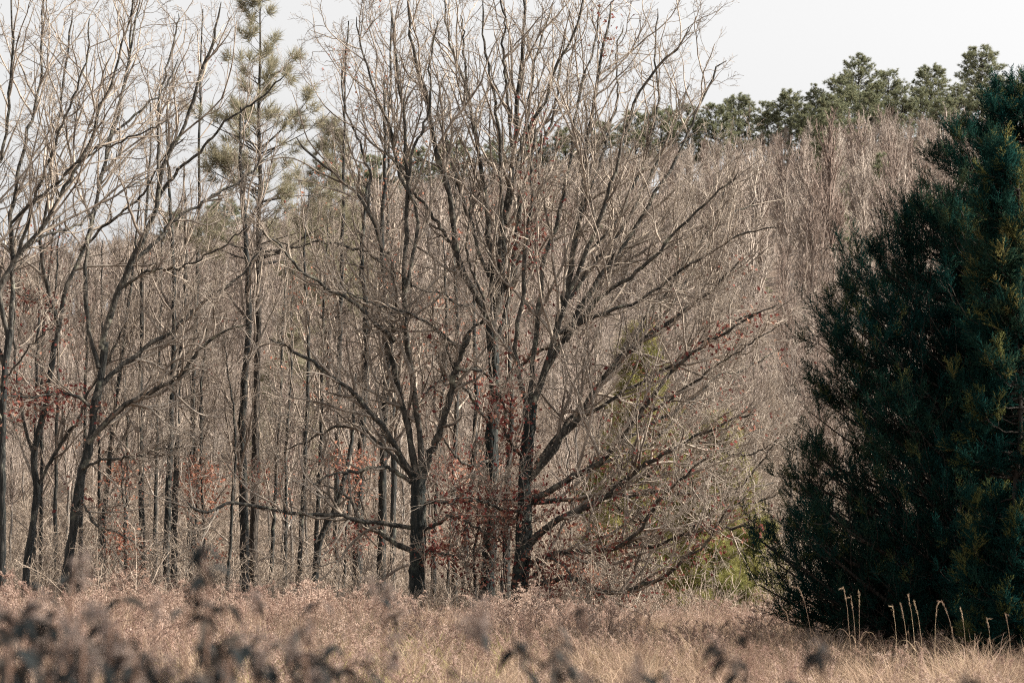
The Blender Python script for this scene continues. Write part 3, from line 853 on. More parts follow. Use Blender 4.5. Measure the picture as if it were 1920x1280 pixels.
def pine_parts(rng, H, r0, crown0, radius, shape, nbr, per2, nper, ln, wd, spread=0.55, sides=9):
    """A pine in local coordinates: trunk, branches, needles. shape(u) gives the crown radius from crown base u=0 to the tip u=1."""
    n = 24
    z = np.linspace(-0.1, H, n)
    P = np.stack([np.cumsum(rng.normal(size=n)) * 0.02, np.cumsum(rng.normal(size=n)) * 0.02, z], 1)
    Rr = r0 * (1 - (z / H).clip(0, 1)) ** 0.8 + 0.012
    trunk = tube_geo(P[None], Rr[None], sides)
    u = rng.uniform(0, 1, nbr) ** 0.85
    zb = crown0 * H + u * (1 - crown0) * H * 0.985
    th = rng.uniform(0, 2 * np.pi, nbr)
    lb = radius * shape(u) * rng.uniform(0.65, 1.1, nbr)
    N = 9
    st = np.stack([np.interp(zb, z, P[:, 0]), np.interp(zb, z, P[:, 1]), zb], 1)
    d = np.stack([np.cos(th), np.sin(th), 0.12 + 0.75 * u], 1)
    d = unit(d)
    out = np.empty((nbr, N, 3))
    out[:, 0] = st
    for k in range(1, N):
        d = unit(d + rng.normal(size=(nbr, 3)) * 0.07 + UP * 0.045)
        out[:, k] = out[:, k - 1] + d * (lb / (N - 1))[:, None]
    tt = np.linspace(0, 1, N)[None]
    rb = np.clip(0.016 * lb, 0.012, 0.06)[:, None] * (1 - 0.85 * tt)
    P2, R2 = sprout(rng, out, rb, per2, 0.3, 1.0, (0.18, 0.42), (42, 14), 5, 0.12, 0.10, 0.7, 0.007, 0.02, 0.18, 1.0)
    br = join_geo([tube_geo(out, rb, 4), tube_geo(P2, R2, 3)])
    tips = np.concatenate([P2[:, -1], P2[:, 3], out[:, -1], out[:, -2]])
    dirs = np.concatenate([unit(P2[:, -1] - P2[:, -2]), unit(P2[:, 3] - P2[:, 2]), unit(out[:, -1] - out[:, -2]), unit(out[:, -1] - out[:, -2])])
    dirs = unit(dirs + UP * 0.25)
    if nper == 0:
        return trunk, br, (tips, dirs)
    nd = needle_geo(rng, tips, dirs, nper, ln, wd, spread)
    return trunk, br, nd


TUFTS = {}


def tuft_set(matkey):
    """Bottle-brush tufts of needles along +X."""
    if matkey not in TUFTS:
        TUFTS[matkey] = []
        for q in range(5):
            rng = np.random.default_rng(950 + q)
            n = 46
            t = rng.uniform(0, 1, n)
            c = np.stack([t * 0.16, np.zeros(n), np.zeros(n)], 1)
            d = unit(np.stack([0.45 + t * 0.75, *(rng.normal(size=(2, n)) * 0.75)], 1))
            v, f = needle_geo(rng, c, d, 1, 0.19, 0.010, 0.10)
            TUFTS[matkey].append(mesh_from('needle_tuft', v, f, 3, M[matkey], False))
    return TUFTS[matkey]


def make_pine(seed, label, px, py_top, Y, px_base=None, mat='pine', bark='pinebark', name='pine_tree', group=None, radius=2.2, crown0=0.55, nbr=110, per2=3.4, nper=22, ln=0.20, wd=0.012, r0=0.13, shape=None):
    rng = np.random.default_rng(seed)
    b = at(px, 1100, Y)
    bz = float(ground_z(b[0], Y))
    H = float(at(px, py_top, Y)[2]) - bz
    root = thing(name, label, 'tree', (b[0], Y, bz), group)
    shape = shape or (lambda u: (1 - u) ** 0.75 * 0.95 + 0.08)
    t, br, nd = pine_parts(rng, H, r0, crown0, radius, shape, nbr, per2, 0, ln, wd)
    put('trunk', mesh_from('trunk', t[0], t[1], 4, M[bark]), root)
    put('branches', mesh_from('branches', br[0], br[1], 4, M[bark]), root, 'stuff')
    K = len(nd[0])
    scatter('needles', nd[0], dir_rot(nd[1] + rng.normal(size=(K, 3)) * 0.25, rng), rng.uniform(0.75, 1.3, K) * ln / 0.2, rng.integers(0, 5, K), tuft_set(mat), root)
    return root


make_pine(201, 'tall pine behind the left trees with its tip just at the top edge', 476, -18, 70.0, radius=3.1, crown0=0.54, nbr=80, per2=1.9, r0=0.13, shape=lambda u: 0.98 * (1 - u) ** 0.8 * (0.78 + 0.22 * np.sin(u * 31)) + 0.05, ln=0.31)
make_pine(202, 'green pine standing farther back between the tall pine and the forked oak', 612, 235, 92.0, radius=2.7, crown0=0.45, nbr=120, ln=0.26, wd=0.02, mat='pine', r0=0.15)
G_YP = 'young yellow-green pines behind the spreading oak'
make_pine(203, 'bushy yellow-green young pine low beside the dark cedar', 1335, 1030, 62.5, radius=1.5, crown0=0.05, nbr=95, nper=26, ln=0.20, wd=0.013, mat='youngpine', r0=0.05, name='young_pine', group=G_YP)
make_pine(204, 'taller yellow-green young pine seen through the right limbs of the spreading oak', 1345, 800, 66.5, radius=2.0, crown0=0.06, nbr=270, nper=22, ln=0.24, wd=0.016, mat='youngpine', r0=0.09, name='young_pine', group=G_YP)
make_pine(205, 'yellow-green pine half hidden behind the long upper right limb of the spreading oak', 1195, 620, 76.0, radius=2.4, crown0=0.15, nbr=200, nper=20, ln=0.28, wd=0.018, mat='youngpine', r0=0.12, name='young_pine', group=G_YP)
make_pine(206, 'small yellow-green pine at the foot of the grey wood left of the cedar', 1400, 1075, 64.0, radius=1.3, crown0=0.05, nbr=80, nper=24, ln=0.20, wd=0.014, mat='youngpine', r0=0.05, name='young_pine', group=G_YP)
make_pine(207, 'pale green pine showing through the left limbs of the forked oak', 540, 590, 98.0, radius=2.2, crown0=0.2, nbr=90, nper=18, ln=0.28, wd=0.018, mat='pine', r0=0.1, name='young_pine', group=G_YP)

# ------------------------------------------------------------------ pines along the ridge
dome = lambda u: np.sqrt(np.clip(1 - (u * 1.02 - 0.12) ** 2, 0.01, 1)) * (0.65 + 0.35 * np.cos(u * 1.2))
prot = []
for k, (H, rad, c0, nb) in enumerate([(17, 4.6, 0.30, 150), (15, 4.4, 0.22, 140), (18, 3.6, 0.15, 150), (14, 4.6, 0.25, 140)]):
    rng = np.random.default_rng(400 + k)
    t, br, nd = pine_parts(rng, H, 0.20, c0, rad, dome if k != 2 else (lambda u: (1 - u) ** 0.6 + 0.1), nb, 2.3, 14, 0.46, 0.065, 0.62, 6)
    a = mesh_from('far_pine_trunk', t[0], t[1], 4, M['pinebark'])
    v, f = br
    b2 = mesh_from('far_pine_branches', v, f, 4, M['pinebark'])
    c = mesh_from('far_pine_needles', nd[0], nd[1], 3, M['farpine'], False)
    prot.append((H, a, b2, c))


def far_pine(k, x, y, s, label, rz, group):
    H, a, b2, c = prot[k]
    o = thing('pine_tree', label, 'tree', (x, y, float(ground_z(x, y)) - 0.1), group, rz)
    o.scale = (s * 1.28, s * 1.28, s)
    put('trunk', a, o)
    put('branches', b2, o, 'stuff')
    put('needles', c, o, 'stuff')
    return o


G_RIDGE = 'pines along the hilltop'
named = [
    (1610, 112, 300, 0, 'round-topped pine standing up on the skyline left of the highest pine'),
    (1838, 98, 300, 3, 'highest round-topped pine on the ridge, above the cedar'),
    (1665, 138, 304, 1, 'broad green pine on the skyline right beside the round-topped pine'),
    (1745, 132, 306, 3, 'flat-crowned pine on the ridge between the two tallest pines'),
    (1795, 165, 292, 1, 'pine on the ridge below and left of the highest pine'),
    (1575, 150, 288, 1, 'bright green pine in front of the round-topped pine'),
    (1525, 158, 302, 2, 'thin pointed pine on the skyline left of the round-topped pine'),
    (1480, 178, 300, 3, 'pale green wide pine where the ridge slopes down left'),
    (1545, 205, 255, 2, 'dark pine reaching down into the grey wood below the ridge'),
    (1548, 250, 214, 2, 'dark narrow evergreen in the dark cleft of the grey hillside'),
    (1440, 196, 304, 1, 'second wide pine down the sloping ridge'),
    (1385, 188, 300, 3, 'pine on the ridge just right of the highest oak twigs'),
    (1340, 200, 296, 0, 'pine on the ridge behind the topmost right limb of the spreading oak'),
    (1885, 150, 290, 0, 'pine at the right end of the ridge above the cedar tip'),
    (1925, 140, 300, 1, 'pine at the right end of the ridge cut by the frame edge'),
    (1290, 205, 300, 1, 'pine on the ridge seen through the upper right oak twigs'),
    (1240, 212, 298, 3, 'pale pine on the ridge behind the upper right oak limbs'),
    (1190, 215, 296, 0, 'bright pine on the ridge right of the upright oak stems'),
    (1130, 235, 300, 1, 'pine on the ridge close right of the upright oak stems'),
    (1060, 250, 300, 3, 'pine on the ridge behind the upright oak stems'),
    (1000, 262, 300, 0, 'low ridge pine directly behind the bundle of oak stems'),
    (930, 270, 298, 1, 'low ridge pine left of the bundle of oak stems'),
    (850, 275, 300, 3, 'low ridge pine behind the inner twigs of the forked oak'),
    (780, 285, 300, 0, 'low ridge pine above the crown of the forked oak'),
    (700, 300, 300, 1, 'low ridge pine left of the forked oak crown'),
    (420, 385, 300, 3, 'low ridge pine behind the tall near pine'),
    (330, 400, 300, 0, 'low ridge pine seen through the left trees'),
    (1100, 330, 250, 2, 'dark evergreen on the slope behind the spreading oak'),
    (1655, 288, 205, 2, 'small dark evergreen within the grey hillside wood'),
    (1400, 480, 190, 2, 'dark evergreen low on the slope behind the outer oak twigs'),
]
named += [
    (1505, 200, 286, 1, 'bushy pine on the brow below the thin pointed pine'),
    (1560, 190, 280, 3, 'bright pine below the round-topped pine on its left'),
    (1630, 178, 284, 0, 'shaded pine directly below the round-topped pine'),
    (1690, 172, 286, 1, 'rounded pine below the broad green skyline pine'),
    (1725, 168, 290, 0, 'dark pine on the brow below the flat-crowned pine'),
    (1770, 190, 280, 3, 'pale pine low on the brow left of the highest pine'),
    (1835, 175, 282, 1, 'bright pine directly below the highest pine'),
    (1870, 200, 278, 3, 'wide olive pine on the brow just above the cedar'),
]
rr = np.random.default_rng(5)
for px, pyt, Y, k, lab in named:
    p = at(px, pyt, Y)
    gz = float(ground_z(p[0], Y))
    s = float(np.clip((p[2] - gz) / prot[k][0], 0.42, 1.35))
    far_pine(k, p[0], Y, s, lab, rr.uniform(0, 6.28), G_RIDGE)


# ------------------------------------------------------------------ the bare wood on the hillside
def wood_proto(seed, H, spreadf, kind):
    rng = np.random.default_rng(seed)
    n = 18
    z = np.linspace(-0.2, H * 0.93, n)
    P = np.stack([np.cumsum(rng.normal(size=n)) * 0.09, np.cumsum(rng.normal(size=n)) * 0.09, z], 1)
    r0 = 0.0056 * H
    Rr = r0 * (1 - (z / H).clip(0, 1)) ** 0.75 + 0.02
    P1, R1 = sprout(rng, P[None], Rr[None], 3.4 if kind < 3 else 4.2, 0.36, 0.98, (0.20, 0.40), (40 * spreadf, 10), 10, 0.10, 0.12, 0.6, 0.022, 0.055, 1.2, 6.0)
    a2 = 28 if kind < 3 else 40
    fat = 1.75 if kind < 3 else 1.0
    R1 = R1 * fat
    P2, R2 = sprout(rng, P1, R1, 1.5 if kind < 3 else 1.9, 0.12, 0.98, (0.24, 0.55), (a2, 12), 7, 0.12, 0.09, 0.62, 0.017 * fat, 0.035, 0.6, 2.8)
    P3, R3 = sprout(rng, P2, R2, 2.0, 0.12, 1.0, (0.32, 0.75), (a2, 13), 5, 0.15, 0.10, 0.7, 0.0115 * fat, 0.020, 0.4, 1.5)
    P4, R4 = sprout(rng, P3, R3, 2.2, 0.12, 1.0, (0.35, 0.75), (38, 13), 4, 0.20, 0.08, 0.7, 0.0085, 0.013, 0.25, 0.8)
    trunk = tube_geo(P[None], Rr[None], 6)
    crown = join_geo([tube_geo(P1, R1, 4), tube_geo(P2, R2, 3), tube_geo(P3, R3, 3), tube_geo(P4, R4, 3)])
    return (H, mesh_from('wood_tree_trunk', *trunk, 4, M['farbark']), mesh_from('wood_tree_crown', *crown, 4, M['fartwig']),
            mesh_from('wood_tree', *join_geo([trunk, crown]), 4, M['fartwig']))


wood = [wood_proto(500 + k, H, sp, k) for k, (H, sp) in enumerate([(17, 0.55), (18, 0.48), (15, 0.65), (16, 0.9), (18, 0.85), (14, 1.1)])]


def build_wood():
    rng = np.random.default_rng(77)
    pts = []
    y = 80.0
    while y < 296:
        sp = 3.4 if y < 125 else 4.3
        hw = 0.2118 * y + 5
        x = -hw + rng.uniform(0, sp)
        while x < hw:
            pts.append((x + rng.uniform(-1.5, 1.5), y + rng.uniform(-1.7, 1.7)))
            x += sp * rng.uniform(0.8, 1.25)
        y += sp * 0.95
    pts = np.array(pts)
    px = 960 + pts[:, 0] / pts[:, 1] * F
    # a clearing where the young pines and the meadow corner are
    keep = ~((px > 1080) & (px < 1480) & (pts[:, 1] < 96))
    pts, px = pts[keep], px[keep]
    K = len(pts)
    k = np.where(pts[:, 1] > 135, rng.integers(0, 3, K), rng.integers(3, 6, K))
    s = rng.uniform(0.58, 0.92, K)
    far = pts[:, 1] > 125
    s[far] *= 0.95 + 0.26 * np.sin(pts[far, 0] * 0.31 + pts[far, 1] * 0.05) * np.cos(pts[far, 1] * 0.14 + pts[far, 0] * 0.06) + rng.normal(size=far.sum()) * 0.07
    near = pts[:, 1] < 125
    s[near] *= np.where(px[near] < 1080, 0.62, 0.72)
    s[pts[:, 1] > 258] *= 0.85
    roof = np.interp(px, [0, 300, 480, 620, 900, 1200, 1400, 1600, 1700, 1920], [440, 425, 400, 345, 300, 265, 240, 200, 188, 212])
    hk = np.array([w[0] for w in wood])[k]
    lim = (CAM[2] + (1060 - roof) / F * pts[:, 1] - ground_z(pts[:, 0], pts[:, 1])) / hk
    s = np.minimum(s, np.maximum(lim, 0.25) * rng.uniform(0.78, 1.0, K))
    rz = rng.uniform(0, 6.283, K)
    z = ground_z(pts[:, 0], pts[:, 1])
    # individuals: those that show largest; the open hillside on the right shows whole trees
    score = 1.0 / pts[:, 1] * np.where((px > 1230) & (px < 1860), 2.2, 1.0)
    order = np.argsort(-score)
    ind, rest = order[:296], order[296:]
    marks = [(60, 'kinked left tree'), (150, 'leaning left tree'), (235, 'thin tilting left trunk'), (300, 'straight slim trunk'), (390, 'close twin trunks'),
             (480, 'tall near pine'), (560, 'gap beside the tall pine'), (640, 'crooked low trunk'), (720, 'stout dark trunk'), (790, 'forking oak'),
             (860, 'gap beside the forking oak'), (925, 'middle oak'), (1000, 'spreading oak'), (1090, 'low limbs of the oak'),
             (1190, 'far limbs of the spreading oak'), (1300, 'outermost oak twigs'), (1400, 'clearing beside the oak twigs'),
             (1500, 'thin pointed ridge pine'), (1600, 'round-topped ridge pine'), (1700, 'flat-crowned ridge pine'), (1800, 'highest ridge pine'), (1900, 'tip of the cedar')]
    mx = np.array([m[0] for m in marks])
    b = np.abs(px[ind][:, None] - mx[None]).argmin(1)
    words = ['', 'second ', 'third ', 'fourth ', 'fifth ', 'sixth ', 'seventh ', 'eighth ', 'ninth ', 'tenth ', 'eleventh ', 'twelfth ', 'thirteenth ', 'fourteenth ', 'fifteenth ', 'sixteenth ']
    count = {}
    for q in range(len(marks)):
        mem = ind[b == q]
        mem = mem[np.argsort(pts[mem, 1])]
        for i in mem:
            y = pts[i, 1]
            band = 'at the hill foot' if y < 105 else 'on the lower slope' if y < 145 else 'on the middle slope' if y < 190 else 'on the upper slope' if y < 235 else 'under the hilltop'
            side = ('just left' if px[i] < marks[q][0] else 'just right')
            where = side + (' below the ' if 'ridge pine' in marks[q][1] else ' behind the ') + marks[q][1]
            key = band + ', ' + where
            n_ = count[key] = count.get(key, 0) + 1
            lab = (words[min(n_, 16) - 1] + 'bare tree ' + key)
            lab = lab[0].lower() + lab[1:]
            g = 'bare trees of the hillside wood'
            H, tm, cm, whole = wood[k[i]]
            loc = (pts[i, 0], y, z[i])
            if y < 150:
                o = thing('wood_tree', lab, 'tree', loc, g, rz[i])
                put('trunk', tm, o)
                put('crown', cm, o, 'stuff')
            else:
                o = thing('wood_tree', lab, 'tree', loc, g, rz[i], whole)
            o.scale = (s[i],) * 3
    r = np.zeros((len(rest), 3))
    r[:, 2] = rz[rest]
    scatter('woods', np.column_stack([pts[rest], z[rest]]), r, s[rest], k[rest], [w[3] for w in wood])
    return K


build_wood()


# ------------------------------------------------------------------ the dark cedar on the right
def make_cedar(seed, label, px, Y, prof, r0, nl, lobes, name='cedar_tree', group=None, ysq=1.0, dens2=3.4, tipfrac=0.3, tipmat='cedartip'):
    """prof: list of (py, half width in px) from bottom to top."""
    rng = np.random.default_rng(seed)
    b = at(px, 1100, Y)
    bz = float(ground_z(b[0], Y))
    loc = np.array([b[0], Y, bz])
    root = thing(name, label, 'tree', loc, group)
    zs = np.array([at(px, p, Y)[2] - bz for p, w in prof])
    ws = np.array([w * Y / F for p, w in prof])
    H = zs[-1]
    n = 26
    z = np.linspace(-0.15, H * 0.97, n)
    P = np.stack([np.cumsum(rng.normal(size=n)) * 0.03, np.cumsum(rng.normal(size=n)) * 0.03, z], 1)
    Rr = r0 * (1 - (z / H).clip(0, 1)) ** 0.8 + 0.015
    v, f = tube_geo(P[None], Rr[None], 10)
    put('trunk', mesh_from('trunk', v, f, 4, M['pinebark']), root)
    # limbs out to the crown's outline, which is lobed by a few leaders
    u = rng.uniform(0.0, 1, nl) ** 1.1
    zt = zs[0] + u * (H - zs[0])
    th = rng.uniform(0, 2 * np.pi, nl)
    ph = rng.uniform(0, 6.28, 6)
    lob = 1 + lobes * (np.sin(3 * th + ph[0] + zt * 1.1) * 0.5 + np.sin(5 * th + ph[1] - zt * 1.7) * 0.35 + np.sin(2 * th - zt * 2.6 + ph[2]) * 0.4)
    rad = np.interp(zt, zs, ws) * lob * (1.03 - 0.30 * rng.uniform(0, 1, nl) ** 2)
    # the boughs gather into clumps with notches between them
    nc = max(16, nl // 5)
    q = np.arange(nc)
    cz = zs[0] + (H - zs[0]) * ((q + 0.5) / nc) ** 1.15
    ct = q * 2.39996 + rng.normal(size=nc) * 0.12
    cr = np.interp(cz, zs, ws) * rng.uniform(0.86, 1.04, nc)
    pick = rng.integers(0, nc, nl)
    own = rng.uniform(size=nl) < 0.25
    size = 0.10 * ws.max()
    rad = np.where(own, rad * 0.95, cr[pick] * rng.uniform(0.90, 1.03, nl))
    th = np.where(own, th, ct[pick] + rng.normal(size=nl) * size / np.maximum(rad, 0.25) * 0.8)
    zt = np.where(own, zt, cz[pick] + rng.normal(size=nl) * size * 0.7)
    zt = np.clip(zt, zs[0] + 0.1, H)
    end = np.stack([np.cos(th) * rad, np.sin(th) * rad * ysq, zt], 1)
    zb = np.clip(zt - rad * rng.uniform(0.15, 0.55, nl), 0.25, H * 0.95)
    st = np.stack([np.interp(zb, z, P[:, 0]), np.interp(zb, z, P[:, 1]), zb], 1)
    N = 10
    t = np.linspace(0, 1, N)[None, :, None]
    L1 = st[:, None] * (1 - t) + end[:, None] * t
    L1[:, :, 2] += (np.sin(t[..., 0] * np.pi) * -0.12) * rad[:, None]
    L1 += np.cumsum(rng.normal(size=L1.shape), 1) * 0.018
    R1 = (0.010 + 0.011 * rad)[:, None] * (1 - 0.85 * t[..., 0])
    big = np.argsort(-rad)[:26]
    for i in big:
        v, f = tube_geo(L1[i:i + 1], R1[i:i + 1] * 1.5, 6)
        put('limb', mesh_from('limb', v, f, 4, M['pinebark']), root)
    oth = np.setdiff1d(np.arange(nl), big)
    P2, R2 = sprout(rng, L1, R1, dens2, 0.08, 1.0, (0.20, 0.50), (42, 14), 8, 0.12, 0.16, 0.6, 0.006, 0.03, 0.3, 1.15)
    v, f = join_geo([tube_geo(L1[oth], R1[oth], 4), tube_geo(P2, R2, 3)])
    put('twigs', mesh_from('twigs', v, f, 4, M['pinebark']), root, 'stuff')
    # plumes of scale foliage set along every spray
    B, N2, _ = P2.shape
    K = int(B * 4.6)
    i, j = rng.integers(0, B, K), rng.integers(1, N2 - 1, K)
    A = np.concatenate([P2[i, j], P2[:, -1], L1[:, -1]])
    D = np.concatenate([unit(P2[i, j + 1] - P2[i, j]) + rng.normal(size=(K, 3)) * 0.6, unit(P2[:, -1] - P2[:, -2]), unit(L1[:, -1] - L1[:, -2])])
    D = unit(unit(D) + UP * 0.45)
    K = len(A)
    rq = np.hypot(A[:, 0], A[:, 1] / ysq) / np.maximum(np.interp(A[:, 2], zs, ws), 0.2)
    tip = (rq > 0.80) & (rng.uniform(size=K) < tipfrac * (0.6 + 1.6 * np.clip(A[:, 0] / np.maximum(np.hypot(A[:, 0], A[:, 1]), 0.1), 0, 1)))  # winter-bronzed tips weighted to the sun side, painting in sunlit foliage
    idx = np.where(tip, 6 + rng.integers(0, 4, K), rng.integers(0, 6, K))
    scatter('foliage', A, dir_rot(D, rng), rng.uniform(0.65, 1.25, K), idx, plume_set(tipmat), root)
    return K


def plume_set(tipmat='cedartip'):
    out = []
    for q in range(10):
        rng = np.random.default_rng(700 + q)
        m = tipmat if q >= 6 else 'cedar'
        n = 11
        st = np.stack([np.linspace(0, 0.26, n), rng.normal(size=n) * 0.006, rng.normal(size=n) * 0.006], 1)
        ph = rng.uniform(0, 6.283, n)
        d = unit(np.stack([np.full(n, 0.9), np.cos(ph), np.sin(ph)], 1) + rng.normal(size=(n, 3)) * 0.15)
        ln = 0.15 * (1 - np.linspace(0, 0.75, n)) * rng.uniform(0.7, 1.2, n)
        A, D = [], []
        for k in range(n):
            mm = max(3, int(ln[k] / 0.012))
            t = np.linspace(0, 1, mm)[:, None]
            bend = np.array([0.35, 0, 0]) * t ** 2 * ln[k]
            A.append(st[k] + d[k] * ln[k] * t + bend)
            D.append(unit(d[k] + rng.normal(size=(mm, 3)) * 0.45))
        A.append(st); D.append(unit(np.array([1.0, 0, 0]) + rng.normal(size=(n, 3)) * 0.35))
        A, D = np.concatenate(A), np.concatenate(D)
        Ls = rng.uniform(0.024, 0.048, len(A))[:, None]
        W = Ls * 0.15
        s = unit(np.cross(D, rng.normal(size=D.shape)))
        s2 = np.cross(D, s)
        v = np.stack([A + s * W, A - s * W * 0.5 + s2 * W * 0.87, A - s * W * 0.5 - s2 * W * 0.87, A + D * Ls], 1).reshape(-1, 3)
        i = np.arange(len(A) * 4).reshape(-1, 4)
        f = np.stack([i[:, [0, 1, 3]], i[:, [1, 2, 3]], i[:, [2, 0, 3]]], 1)
        out.append(mesh_from('cedar_plume', v, f.ravel(), 3, M[m], False))
    return out


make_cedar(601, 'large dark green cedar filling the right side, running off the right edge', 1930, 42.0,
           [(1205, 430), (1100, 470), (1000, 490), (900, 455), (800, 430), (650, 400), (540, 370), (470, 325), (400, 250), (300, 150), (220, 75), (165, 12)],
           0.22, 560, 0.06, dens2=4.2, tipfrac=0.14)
make_cedar(602, 'smaller olive-tinted cedar, sunlight painted into its tips, at the right edge, in front of the large cedar', 1900, 35.4,
           [(1235, 62), (1100, 78), (900, 84), (700, 84), (520, 66), (390, 38), (290, 6)], 0.03, 260, 0.10, dens2=5.0, tipfrac=0.5, tipmat='cedarsunlit')


# ------------------------------------------------------------------ leafless undergrowth between and behind the trunks
def shrub_proto(seed, H, nst, mat):
    rng = np.random.default_rng(seed)
    n = 9
    th = rng.uniform(0, 6.283, nst)
    d = unit(np.stack([np.cos(th) * 0.45, np.sin(th) * 0.45, np.ones(nst)], 1) + rng.normal(size=(nst, 3)) * 0.12)
    h = H * rng.uniform(0.55, 1.0, nst)
    P = np.zeros((nst, n, 3))
    P[:, 0] = np.stack([np.cos(th), np.sin(th), -0.4 * np.ones(nst)], 1) * 0.18
    for k in range(1, n):
        d = unit(d + rng.normal(size=(nst, 3)) * 0.12 + UP * 0.02)
        P[:, k] = P[:, k - 1] + d * (h / (n - 1))[:, None]
    Rr = (0.006 * h)[:, None] * (1 - 0.7 * np.linspace(0, 1, n))[None] + 0.003
    P1, R1 = sprout(rng, P, Rr, 3.6, 0.15, 1.0, (0.25, 0.55), (42, 14), 7, 0.18, 0.05, 0.65, 0.0075, 0.02, 0.3, 1.4)
    P2, R2 = sprout(rng, P1, R1, 4.2, 0.12, 1.0, (0.3, 0.65), (44, 15), 5, 0.22, 0.04, 0.7, 0.0062, 0.01, 0.15, 0.7)
    return mesh_from('bare_shrub', *join_geo([tube_geo(P, Rr, 4), tube_geo(P1, R1, 3), tube_geo(P2, R2, 3)]), 4, mat)


def field_top(x, y):
    """Height of the standing dry growth: taller on the left, lower on the right."""
    px = 960 + x / y * F
    return np.interp(px, [0, 300, 700, 1000, 1300, 1600, 1920], [1.26, 1.20, 1.00, 0.86, 0.78, 0.70, 0.76])


def spread_points(rng, y0, y1, dens, margin=1.5, pw=1.0):
    """Even random points of the ground in view between two distances."""
    w = 0.2118 * 2
    A = w * (y1 ** 2 - y0 ** 2) / 2 + 2 * margin * (y1 - y0)
    K = int(A * dens)
    y = np.sqrt(rng.uniform(y0 ** 2, y1 ** 2, K))
    x = rng.uniform(-1, 1, K) * (0.2118 * y + margin)
    return x, y


def upright(rng, K, tilt=0.1):
    r = rng.normal(size=(K, 3)) * tilt
    r[:, 2] = rng.uniform(0, 6.283, K)
    return r


def build_undergrowth():
    rng = np.random.default_rng(88)
    shrubs = [shrub_proto(820 + q, H, ns, M['brush']) for q, (H, ns) in enumerate([(2.4, 7), (3.0, 6), (1.8, 9), (3.6, 6), (2.2, 8), (1.4, 10)])]
    x, y = spread_points(rng, 61.5, 150, 0.6, 3)
    px = 960 + x / y * F
    keep = rng.uniform(size=len(x)) < np.where(y < 100, 1.0, 0.6)
    keep &= ~((px > 1225) & (px < 1450) & (y < 76))
    x, y = x[keep], y[keep]
    K = len(x)
    scatter('undergrowth', np.stack([x, y, ground_z(x, y)], 1), upright(rng, K, 0.08), rng.uniform(0.6, 1.25, K), rng.integers(0, 6, K), shrubs)
    # a fringe of brush at the feet of the oaks
    x, y = spread_points(rng, 54.5, 63, 0.75, 3)
    px = 960 + x / y * F
    keep = (px < 1460)
    x, y = x[keep], y[keep]
    K = len(x)
    scatter('brush', np.stack([x, y, ground_z(x, y)], 1), upright(rng, K, 0.1), rng.uniform(0.35, 0.95, K), rng.integers(0, 6, K), shrubs)


build_undergrowth()


# ------------------------------------------------------------------ the dry meadow
def grass_proto(seed, n, spread, bend, mat, w=0.0085, N=6):
    """A tuft one metre high: tapering blades that arch outwards."""
    rng = np.random.default_rng(seed)
    th = rng.uniform(0, 6.283, n)
    r = np.sqrt(rng.uniform(0, 1, n)) * spread
    base = np.stack([np.cos(th) * r, np.sin(th) * r, np.full(n, -0.05)], 1)
    ph = th + rng.normal(size=n) * 0.9
    d = unit(np.stack([np.cos(ph) * 0.22, np.sin(ph) * 0.22, np.ones(n)], 1) + rng.normal(size=(n, 3)) * 0.10)
    h = rng.uniform(0.40, 1.08, n)
    b = rng.uniform(0.2, 1.0, n) * bend
    P = np.zeros((n, N, 3))
    P[:, 0] = base
    for k in range(1, N):
        d = unit(d + np.stack([np.cos(ph), np.sin(ph), -0.55 * np.ones(n)], 1) * (b * k / N)[:, None] + rng.normal(size=(n, 3)) * 0.04)
        P[:, k] = P[:, k - 1] + d * (h / (N - 1))[:, None]
    side = unit(np.cross(rng.normal(size=(n, 3)), UP))[:, None, :]
    wd = (w * rng.uniform(0.6, 1.2, n))[:, None] * (1 - np.linspace(0, 0.93, N))[None]
    V = np.stack([P - side * wd[..., None], P + side * wd[..., None]], 2)
    idx = np.arange(n * N * 2).reshape(n, N, 2)
    q = np.stack([idx[:, :-1, 0], idx[:, :-1, 1], idx[:, 1:, 1], idx[:, 1:, 0]], -1)
    return mesh_from('grass_tuft', V.reshape(-1, 3), q.ravel(), 4, mat)


